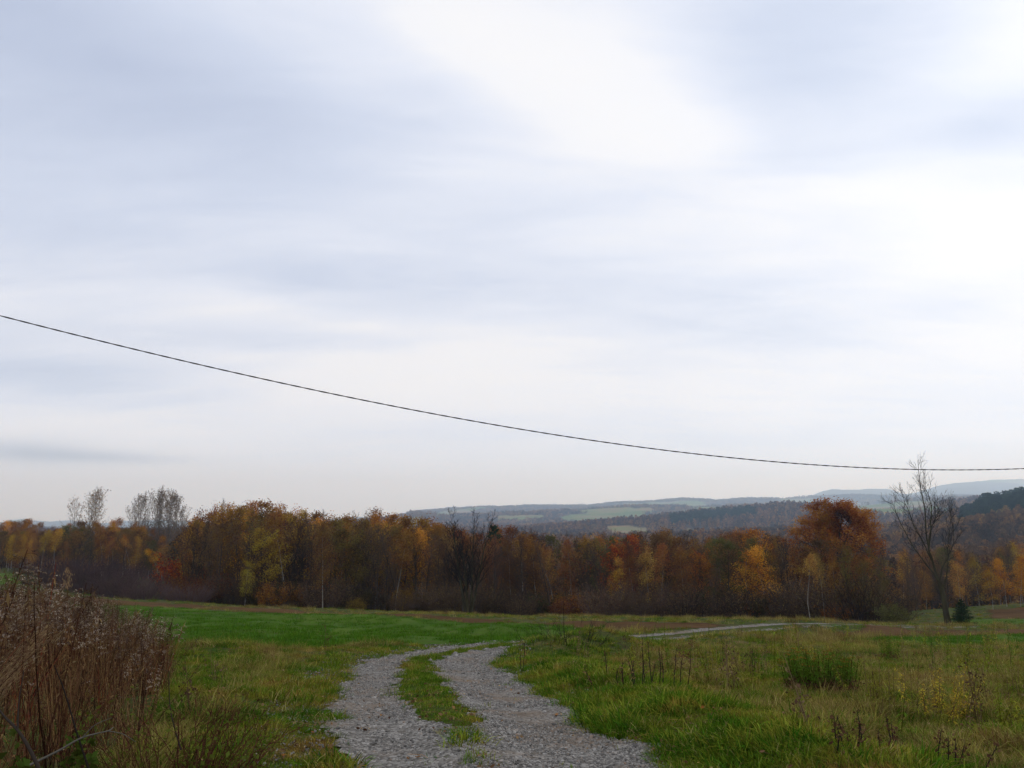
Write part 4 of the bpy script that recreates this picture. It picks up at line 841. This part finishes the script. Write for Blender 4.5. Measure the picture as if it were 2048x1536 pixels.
# ------------------------------------------------------------------ goldenrod and reed thicket at the left
def fluff_c(t, oi, at_): return ramp(t, oi.outputs['Random'], [(0, (.10, .062, .045)), (.5, (.17, .12, .09)), (1, (.42, .34, .27))])
def stalk_c(t, oi, at_): return ramp(t, oi.outputs['Random'], [(0, (.030, .014, .009)), (.35, (.065, .026, .015)), (.6, (.095, .042, .020)), (.88, (.17, .10, .048)), (1, (.17, .02, .014))])
M['stalk'] = mat_leaf('dry_stalk', stalk_c, None, .15, rand=.3); M['fluff'] = mat_leaf('seed_fluff', fluff_c, None, .4, rand=.1); M['witherleaf'] = mat_leaf('withered_leaf', (.085, .045, .028), (.17, .095, .045), .2)
def goldenrod(seed, H, plume=1.0, bent=0.0, wleaf=60):
    rng = np.random.default_rng(seed); gs, gl, gf = Geo(), Geo(), Geo(); d = unit([rng.normal()*.07+bent, rng.normal()*.07, 1]); P = [np.zeros(3)]
    for s in range(8): d = unit(d+rng.normal(size=3)*.04); P.append(P[-1]+d*H/8)
    P = np.array(P); tube(gs, P, np.linspace(.0055, .002, 9), 4, a=.5)
    q = lambda s: P[min(int(s*8), 7)]+(P[min(int(s*8), 7)+1]-P[min(int(s*8), 7)])*(s*8-min(int(s*8), 7))
    for i in range(wleaf):
        s = rng.uniform(.2, .97); p = q(s); a = rng.uniform(0, 6.3); L = rng.uniform(.03, .075); o = np.array([math.cos(a)*.7, math.sin(a)*.7, -.5+rng.normal()*.3]); sd = unit(np.cross(o, [0, 0, 1]))*L*.10
        gl.add([p, p+o*L*.5-sd+[0, 0, .012], p+o*L, p+o*L*.5+sd+[0, 0, .012]], [(0, 1, 2, 3)], a=rng.random())
    nb = int(13*plume)
    for i in range(nb):                                 # arching side branches of the panicle, each feathered with seed fluff
        s = .70+.30*i/max(nb, 1); p = q(min(s, .999)); a = rng.uniform(-.9, .9)+(0 if rng.random() < .6 else 3.1); L = (.17-.12*(s-.70)/.3)*rng.uniform(.6, 1.2)
        h = np.array([math.cos(a), math.sin(a), 0]); ss = np.linspace(0, 1, 5); C = p+np.outer(L*ss, h)+np.outer(L*(.6*ss-.75*ss*ss), [0, 0, 1]); tube(gs, C, np.linspace(.0016, .0008, 5), 3, a=.5)
        m = int(17*L/.12); k = rng.uniform(.15, 1, m); F_ = p+np.outer(L*k, h)+np.outer(L*(.6*k-.75*k*k)+.008, [0, 0, 1])+rng.normal(size=(m, 3))*.007; quads(gf, F_, .0085, rng)
    return gs, gl, gf
GRP = []
for i in range(7):
    gs, gl, gf = goldenrod(600+i, 1.30 if i < 5 else 1.05, [1, .7, 1.1, .25, .6, .12, .2][i])
    g = Geo(); o = gs.obj('stalk', M['stalk'], link_=False); me = o.data
    # join the three materials into one mesh
    me.materials.append(M['witherleaf']); me.materials.append(M['fluff'])
    bm = __import__('bmesh').new(); bm.from_mesh(me)
    for mi, gg in ((1, gl), (2, gf)):
        if not gg.n: continue
        m2 = gg.mesh('tmp'); k = len(bm.faces); bm.from_mesh(m2); bm.faces.ensure_lookup_table()
        for f in bm.faces[k:]: f.material_index = mi
    bm.to_mesh(me); bm.free(); GRP.append(o)
REED = [tuft('reed_tuft', 640+i, 26, 1.0, .0035, .10, M['stalk'], .35, 4) for i in range(3)]+[tuft('pale_straw_tuft', 645+i, 30, .55, .003, .2, M['dry'], 1.0, 3) for i in range(2)]
tx = np.array([p[0] for p in THICK]); ty = np.array([p[1] for p in THICK])
n = 9000; x = rng.uniform(tx.min(), tx.max(), n); y = rng.uniform(2.6, ty.max(), n); ok = inpoly(x+fbm(x/.5, y/.5, 2, 3)*.25, y, THICK) & (y > 3.9) & (np.abs(x/y) < .78); x, y = x[ok], y[ok]
x1, y1 = x[:1500], y[:1500]
hs = np.interp(1024+F*x1/y1*CP, [-100, 60, 130, 200, 260, 330], [1.0, 1.08, 1.02, .95, .84, .62])
scatter('goldenrod_thicket', np.c_[x1, y1, ground_z(x1, y1)], GRP, np.c_[rng.normal(size=len(x1))*np.where(rng.random(len(x1)) < .12, .45, .09), rng.normal(size=len(x1))*np.where(rng.random(len(x1)) < .12, .45, .09), rng.uniform(0, 6.28, len(x1))], rng.uniform(.72, 1.06, len(x1))*hs)
x2, y2 = x[1500:3900], y[1500:3900]; put('thicket_stems', x2, y2, REED, .45, .95, None, None, .10)
print('thicket', len(x), 'trees', len(TREES))
# ------------------------------------------------------------------ single plants one can point to
def plant(name, px, py, parts, label, cat, s=1.0, rz=0.0, group=None, depth=None):
    if depth: x = ray(px, 1300)[0]*depth; y = depth
    else: x, y = hit(px, py, lambda u, v: ground_z(u, v))
    e = empty(name, (x, y, gz(x, y)-.01), rz, s); tag(e, label, cat, group)
    for pn, g, mt in parts:
        if g is None: continue
        if isinstance(g, Geo):
            if not g.n: continue
            o = g.obj(pn, M[mt], e)
        else: o = bpy.data.objects.new(pn, g); COL.objects.link(o); o.parent = e
    return e
def gparts(seed, H, pl, bent=0.0, wl=60): gs, gl, gf = goldenrod(seed, H, pl, bent, wl); return [('stem', gs, 'stalk'), ('withered_leaves', gl, 'witherleaf'), ('fluff', gf, 'fluff')]
for px, D, H, pl, lb in [(262, 9.6, .98, 1.5, 'goldenrod with the fluffiest pale seed head at the right shoulder of the thicket'), (290, 9.2, .85, .9, 'goldenrod with pale tuft, second from the right edge of the thicket'), (323, 9.3, .86, .8, 'outermost goldenrod leaning over the green field'),
        (300, 8.6, .62, .7, 'short goldenrod with pale tuft below the outermost one'), (205, 9.4, 1.12, 1.2, 'goldenrod with drooping pale head left of the fluffiest one'), (105, 8.2, 1.16, 1.6, 'goldenrod with dense round cream head in the middle of the thicket'), (50, 8.8, 1.38, 1.2, 'tallest goldenrod, its airy head standing above the thicket at the left')]:
    plant('goldenrod', px, None, gparts(int(px)+700, H, pl), lb, 'dried plant', 1.0, .3, 'goldenrods with pale seed heads at the thicket edge', D)
M['reedhead'] = mat_leaf('reed_plume', (.17, .105, .06), (.25, .16, .09), .35)
def plume_reed(seed, H, lean, L=.45, nleaf=520):
    rng = np.random.default_rng(seed); gs, gf = Geo(), Geo(); ss = np.linspace(0, 1, 10); C = np.c_[lean*H*ss**2.2, .1*H*ss**2, H*(ss-.16*abs(lean)*ss**3)]; tube(gs, C, np.linspace(.004, .0015, 10), 4)
    k = 1-L*rng.random(nleaf)**.9; p = np.c_[np.interp(k, ss, C[:, 0]), np.interp(k, ss, C[:, 1]), np.interp(k, ss, C[:, 2])]; wd = .035*np.sin(np.pi*np.clip((k-(1-L))/L*.92+.08, 0, 1))
    d = unit(np.array([lean*1.4, .1, .6])); q = p+rng.normal(size=(nleaf, 3))*wd[:, None]*[1, 1, 1]
    quads(gf, q, .016, rng, up=d*2.5, asp=.22); return [('stem', gs, 'stalk'), ('plume', gf, 'reedhead')]
for i, (px, D, H, ln, lb) in enumerate([(-60, 4.9, 1.22, .42, 'tan feathery reed plume arching right, highest at the left edge'), (-75, 4.7, 1.05, .50, 'tan feathery reed plume arching right, lower one at the left edge'), (-40, 5.1, 1.02, .38, 'tan feathery reed plume between the thicket and the left edge'), (-95, 5.3, 1.25, .40, 'tan reed plume behind the highest one at the left edge'), (-20, 5.4, .9, .3, 'short upright tan reed plume near the left edge')]):
    plant('plume_reed', px, None, plume_reed(900+i, H, ln), lb, 'reed', 1.0, -.1, 'tan reed plumes at the left edge', D)
plant('plume_reed', 136, None, plume_reed(950, 1.36, -.12, .16, 260), 'thin straw-yellow plume reed curving alone above the thicket', 'reed', 1.0, 0, None, 8.4)
# tansy: clump of green feathery stems with brown flat flower heads and withered skirt
M['tansyg'] = mat_leaf('tansy_leaf', (.055, .125, .012), (.12, .175, .018), .3); M['tansyh'] = mat_leaf('tansy_head', (.20, .10, .018), (.26, .14, .025), .1)
def tansy(seed, H, W, n):
    rng = np.random.default_rng(seed); gs, gl, gh, gd = Geo(), Geo(), Geo(), Geo()
    for i in range(n):
        a = rng.uniform(0, 6.3); r = W*.42*rng.random()**.5; b = np.array([math.cos(a)*r, math.sin(a)*r*.8, 0]); h = H*rng.uniform(.75, 1.05)*(1-.25*(r/W)); t_ = b*1.25+np.array([0, 0, h]); P = np.array([b, (b+t_)/2+rng.normal(size=3)*.01, t_]); tube(gs, P, [.004, .003, .002], 3, a=rng.random())
        m = 46; s = rng.uniform(.38, .96, m); c = b+(t_-b)*s[:, None]+rng.normal(size=(m, 3))*[.028, .028, .02]; quads(gl, c, .024, rng, up=(0, 0, .8), asp=.3)
        m = 26; s = rng.uniform(.03, .42, m); c = b+(t_-b)*s[:, None]+rng.normal(size=(m, 3))*[.035, .035, .01]; quads(gd, c, .024, rng, up=(0, 0, -.9), asp=.5)
        if rng.random() < .45: c = t_+rng.normal(size=(14, 3))*[.022, .022, .004]; quads(gh, c, .009, rng)
    return [('stems', gs, 'stalk'), ('green_leaves', gl, 'tansyg'), ('withered_leaves', gd, 'witherleaf'), ('flower_heads', gh, 'tansyh')]
plant('tansy_clump', 1642, 1388, tansy(31, .55, 1.0, 120), 'big round tansy clump, green above and withered brown below, in the weedy meadow', 'wild plant')
plant('tansy_clump', 1780, 1318, tansy(33, .45, .5, 16), 'small brown-headed clump behind the big tansy in the meadow', 'wild plant')
M['yellowg'] = mat_leaf('yellowing_leaf', (.09, .14, .018), (.30, .21, .025), .35)
def yrod(seed, H, W, n, ls=.075):
    rng = np.random.default_rng(seed); gs, gl = Geo(), Geo()
    for i in range(n):
        b = np.r_[rng.normal(size=2)*W*.3, 0]; h = H*rng.uniform(.6, 1.05); t_ = b*1.3+np.array([rng.normal()*.05, 0, h]); P = np.array([b, (b+t_)/2, t_]); tube(gs, P, [.004, .003, .0018], 3, a=rng.random())
        for k in range(34):
            s = rng.uniform(.15, 1); p = b+(t_-b)*s; a = k*2.4; L = ls*rng.uniform(.7, 1.3)*(1.2-.6*s); o = np.array([math.cos(a), math.sin(a), rng.uniform(0, .7)]); q = unit(np.cross(o, [0, 0, 1]))*L*.11
            gl.add([p, p+o*L*.5-q, p+o*L+[0, 0, -.45*L], p+o*L*.5+q], [(0, 1, 2, 3)], a=rng.random())
    return [('stems', gs, 'weedstem'), ('leaves', gl, 'yellowg')]
for i, (px, py, H, W, n, lb) in enumerate([(1910, 1312, .95, .7, 16, 'tall yellow-green goldenrod group in front of the right ploughed strip, left of two'), (1990, 1316, .95, .5, 11, 'tall yellow goldenrod group in front of the right ploughed strip, right of two'), (1535, 1310, .6, .5, 12, 'yellowing weed clump near the track bend'),
        (1790, 1432, .62, .9, 22, 'yellow-leaved goldenrod patch right of the big tansy, left half'), (1880, 1440, .55, .8, 20, 'yellow-leaved goldenrod patch right of the big tansy, right half'), (2040, 1400, .6, .5, 14, 'yellowing goldenrod at the right picture edge'), (1330, 1345, .42, .5, 9, 'yellow-green weeds between track verge and meadow'), (1440, 1360, .6, .3, 8, 'yellow withering weed beside the brown fluffy-headed stalk'), (1620, 1315, .5, .8, 13, 'green-yellow weed clump behind the tansy')]):
    plant('yellowing_goldenrod', px, py, yrod(40+i, H, W, n), lb, 'wild plant', 1, 0, 'yellowing goldenrods in the meadow')
def deadst(seed, H, n, W, br=6, heads=0):
    rng = np.random.default_rng(seed); gs, gh = Geo(), Geo()
    for i in range(n):
        b = np.r_[rng.normal(size=2)*W*.4, 0]; h = H*rng.uniform(.6, 1.05); t_ = b*1.2+np.array([rng.normal()*.06*H, rng.normal()*.05, h]); P = np.array([b, b*.5+t_*.5+rng.normal(size=3)*.01, t_]); tube(gs, P, [.006, .005, .002], 4, a=rng.random())
        for k in range(br): s = rng.uniform(.4, 1); p = b+(t_-b)*s; d = unit(rng.normal(size=3)*[1, 1, .4]+[0, 0, .9]); tube(gs, [p, p+d*.07*H+.01, p+d*.16*H], [.002, .0016, .001], 3, a=rng.random())
        if heads: quads(gh, t_+rng.normal(size=(heads, 3))*[.035, .035, .03], .014, rng)
        quads(gh, b+(t_-b)*rng.uniform(.3, 1, (18, 1))+rng.normal(size=(18, 3))*.02, .016, rng)
    return [('stems', gs, 'twig_dark'), ('foliage', gh, 'witherleaf')]
plant('dead_stalk', 1364, 1378, deadst(51, .62, 2, .12, 3, 60), 'brown dead stalk with a fluffy tan top in the near meadow', 'dried plant')
for i, (px, py, H, n, W, lb) in enumerate([(1292, 1378, .58, 7, .35, 'cluster of dark dead stalks standing at the verge of the meadow'), (1262, 1372, .35, 8, .5, 'low dark dead stalks left of the taller dark cluster'), (1045, 1345, .50, 2, .05, 'single dark stalk right of the track on the grass verge'), (1505, 1345, .5, 2, .1, 'thin dark stalk pair in the middle of the meadow'), (1700, 1500, .24, 6, .3, 'dark withered stalks in the lower right meadow'), (1850, 1530, .28, 10, .6, 'dark reddish dead weed at the bottom of the meadow')]):
    plant('dead_stalk', px, py, deadst(60+i, H, n, W), lb, 'dried plant', 1, 0, 'dark dead stalks in the meadow')
plant('hogweed', 1128, 1284, [(a, b, c) for a, b, c in deadst(71, 1.15, 1, .02, 4, 40)], 'tall thin umbel stalk right of the vanishing track ruts', 'dried plant')
# bare bushes and brambles in the middle distance
def twigbush(seed, H, W, n, leafc=0, ls=.03): _, gb, _, gl = bush(seed, H, W, n, leafc, ls, 1.0)(); return [('stem', gb, 'twig_dark'), ('foliage', gl, 'weed')]
plant('bramble_bush', 1150, 1292, twigbush(81, .75, 1.8, 26), 'low bare bramble bush hiding the track bend', 'bush')
plant('bramble_bush', 1085, 1290, twigbush(82, .45, 1.3, 18), 'small bare bramble left of the larger one by the track bend', 'bush')
for i, (px, Y, H, W, lb) in enumerate([(85, 112, 3.6, 8, 'purple-brown bramble mound at the left, leftmost hump'), (140, 106, 4.4, 9, 'purple-brown bramble mound, highest hump'), (195, 102, 4.2, 9, 'purple-brown bramble mound, third hump'), (245, 96, 3.4, 8, 'purple-brown bramble mound, sloping right hump'), (285, 92, 2.3, 6, 'purple-brown bramble mound, low right end'), (372, 86, 2.0, 5, 'round grey bramble bush between the mound and the wood')]):
    parts = twigbush(90+i, H, W, 230)
    plant('bramble_mound', px, None, [(p, g, 'bramble' if p == 'stem' else m_) for p, g, m_ in parts], lb, 'bush', 1, 0, 'bramble mounds in front of the left wood', Y)
# bottom-left: leafy red-stemmed shrub, bare branches, dark sapling
M['redstem'] = mat_leaf('red_stem', (.085, .030, .022), (.12, .05, .03), .05); M['smallleaf'] = mat_leaf('small_leaf', (.030, .060, .010), (.085, .095, .016), .35)
_, gb, _, gl = bush(101, .60, .95, 90, 2, .016, 1.1)()
plant('red_stemmed_shrub', 345, 1600, [('stem', gb, 'redstem'), ('foliage', gl, 'smallleaf')], 'low shrub with reddish stems and small yellow-green leaves at the bottom, left of the track', 'shrub')
_, gb, _, gl = bush(103, .5, .8, 22, 7, .03, .9)()
plant('leafy_bramble', 30, None, [('stem', gb, 'redstem'), ('foliage', gl, 'smallleaf')], 'green-leaved bramble in the bottom left corner', 'shrub', 1, 0, None, 4.2)
def limb(name, pts, rad, label, mt, kids=()):
    P = catmull(np.array(pts, float), 6); c = P[0].copy(); e = empty(name, tuple(c)); tag(e, label, 'branch'); g = Geo(); tube(g, P-c, np.linspace(*rad, len(P)), 6); g.obj('stem', M[mt], e)
    for k in kids: g = Geo(); Q = catmull(np.array(k, float), 5)-c; tube(g, Q, np.linspace(rad[1]*1.3, rad[1]*.5, len(Q)), 4); g.obj('side_twig', M[mt], e)
    return e
A = lambda px, py, Y: tuple(at(px, py, Y))
limb('dark_branch', [A(95, 1575, 3.5), A(60, 1500, 3.55), A(35, 1460, 3.6), A(8, 1432, 3.7), A(-20, 1395, 3.8)], (.009, .0035), 'thick dark bare branch slanting up to the left in the bottom left corner', 'twig_dark', [[A(35, 1460, 3.6), A(38, 1400, 3.65), A(48, 1340, 3.7)]])
limb('pale_branch', [A(60, 1530, 3.8), A(120, 1500, 3.85), A(165, 1475, 3.9), A(215, 1462, 3.95), A(226, 1455, 4.0)], (.006, .002), 'pale grey bare branch reaching right over the base of the thicket', 'grey_bark', [[A(215, 1462, 3.95), A(245, 1468, 4), A(272, 1484, 4.0)], [A(165, 1475, 3.9), A(190, 1450, 3.9), A(222, 1436, 3.95)]])
limb('dark_sapling', [A(362, 1500, 4.9), A(345, 1440, 4.95), A(339, 1400, 5), A(338, 1340, 5.05)], (.0045, .0018), 'thin dark bare sapling standing at the right of the thicket base', 'twig_dark')
limb('dark_sapling', [A(178, 1540, 4.1), A(152, 1460, 4.15), A(128, 1380, 4.25), A(108, 1330, 4.3)], (.005, .002), 'thin dark bare sapling leaning left in front of the thicket', 'twig_dark')
# ------------------------------------------------------------------ overhead cable
def cable():
    CPX = [(0, 632), (350, 716), (700, 796), (1000, 852), (1400, 908), (1700, 934), (1950, 940), (2048, 937)]
    A_, B_ = np.array(at(0, 632, 9.0)), np.array(at(2048, 937, 12.6)); dxy = (B_-A_)[:2]; rows = []; S_ = []; Z_ = []
    for px, py in CPX:
        a, b = ray(px, py); s = (A_[0]-a*A_[1])/(a*dxy[1]-dxy[0]); y = A_[1]+s*dxy[1]; S_.append(s); Z_.append(b*y)
    co = np.polyfit(S_, Z_, 3); Lh = np.linalg.norm(dxy)
    s = np.linspace(-.9, 1.9, 2200); P = np.c_[A_[0]+s*dxy[0], A_[1]+s*dxy[1], np.polyval(np.polyfit(S_, Z_, 2), s)*0+np.where((s > -.0) & (s < 1.0), np.polyval(co, s), 0)]
    # beyond the picture the cable goes on as the same curve, continued by its own end slope and sag
    for e, m in ((0.0, s <= 0), (1.0, s >= 1)):
        d1 = np.polyval(np.polyder(co), e); d2 = np.polyval(np.polyder(co, 2), .5); P[m, 2] = np.polyval(co, e)+d1*(s[m]-e)+.5*d2*(s[m]-e)**2
    hz = np.array([dxy[0], dxy[1], 0])/Lh; nx = np.array([-hz[1], hz[0], 0]); ph = s*Lh/.34*2*math.pi
    e = empty('overhead_cable', tuple(A_)); tag(e, 'black twisted overhead cable sagging across the sky from upper left to the bare tree', 'cable'); c = A_
    m, t, p = new_mat('cable_black', .6, .3); p.inputs['Base Color'].default_value = (.012, .012, .014, 1); M['cable'] = m
    for k in range(2):
        a = ph+k*math.pi; Q = P+np.outer(np.cos(a)*.0034, nx)+np.outer(np.sin(a)*.0034, [0, 0, 1])-c; g = Geo(); tube(g, Q, .0052, 6); g.obj('strand', m, e, True)
cable()
# ------------------------------------------------------------------ haze
def haze(dens=2.1e-4):
    me = bpy.data.meshes.new('haze'); x, y0, y1, z0, z1 = 9000, -200, 9300, -420, 440
    V = [(a, b, c) for a in (-x, x) for b in (y0, y1) for c in (z0, z1)]
    me.from_pydata(V, [], [(0, 1, 3, 2), (4, 6, 7, 5), (0, 4, 5, 1), (2, 3, 7, 6), (0, 2, 6, 4), (1, 5, 7, 3)])
    m = bpy.data.materials.new('haze'); m.use_nodes = True; t = m.node_tree; t.nodes.clear()
    v = N(t, 'ShaderNodeVolumePrincipled'); v.inputs['Color'].default_value = (.54, .74, 1, 1); v.inputs['Absorption Color'].default_value = (1, 1, 1, 1); v.inputs['Density'].default_value = dens; v.inputs['Anisotropy'].default_value = .68
    o = N(t, 'ShaderNodeOutputMaterial'); t.links.new(v.outputs[0], o.inputs['Volume']); me.materials.append(m)
    ob = bpy.data.objects.new('haze', me); COL.objects.link(ob); tag(ob, kind='stuff')
haze()
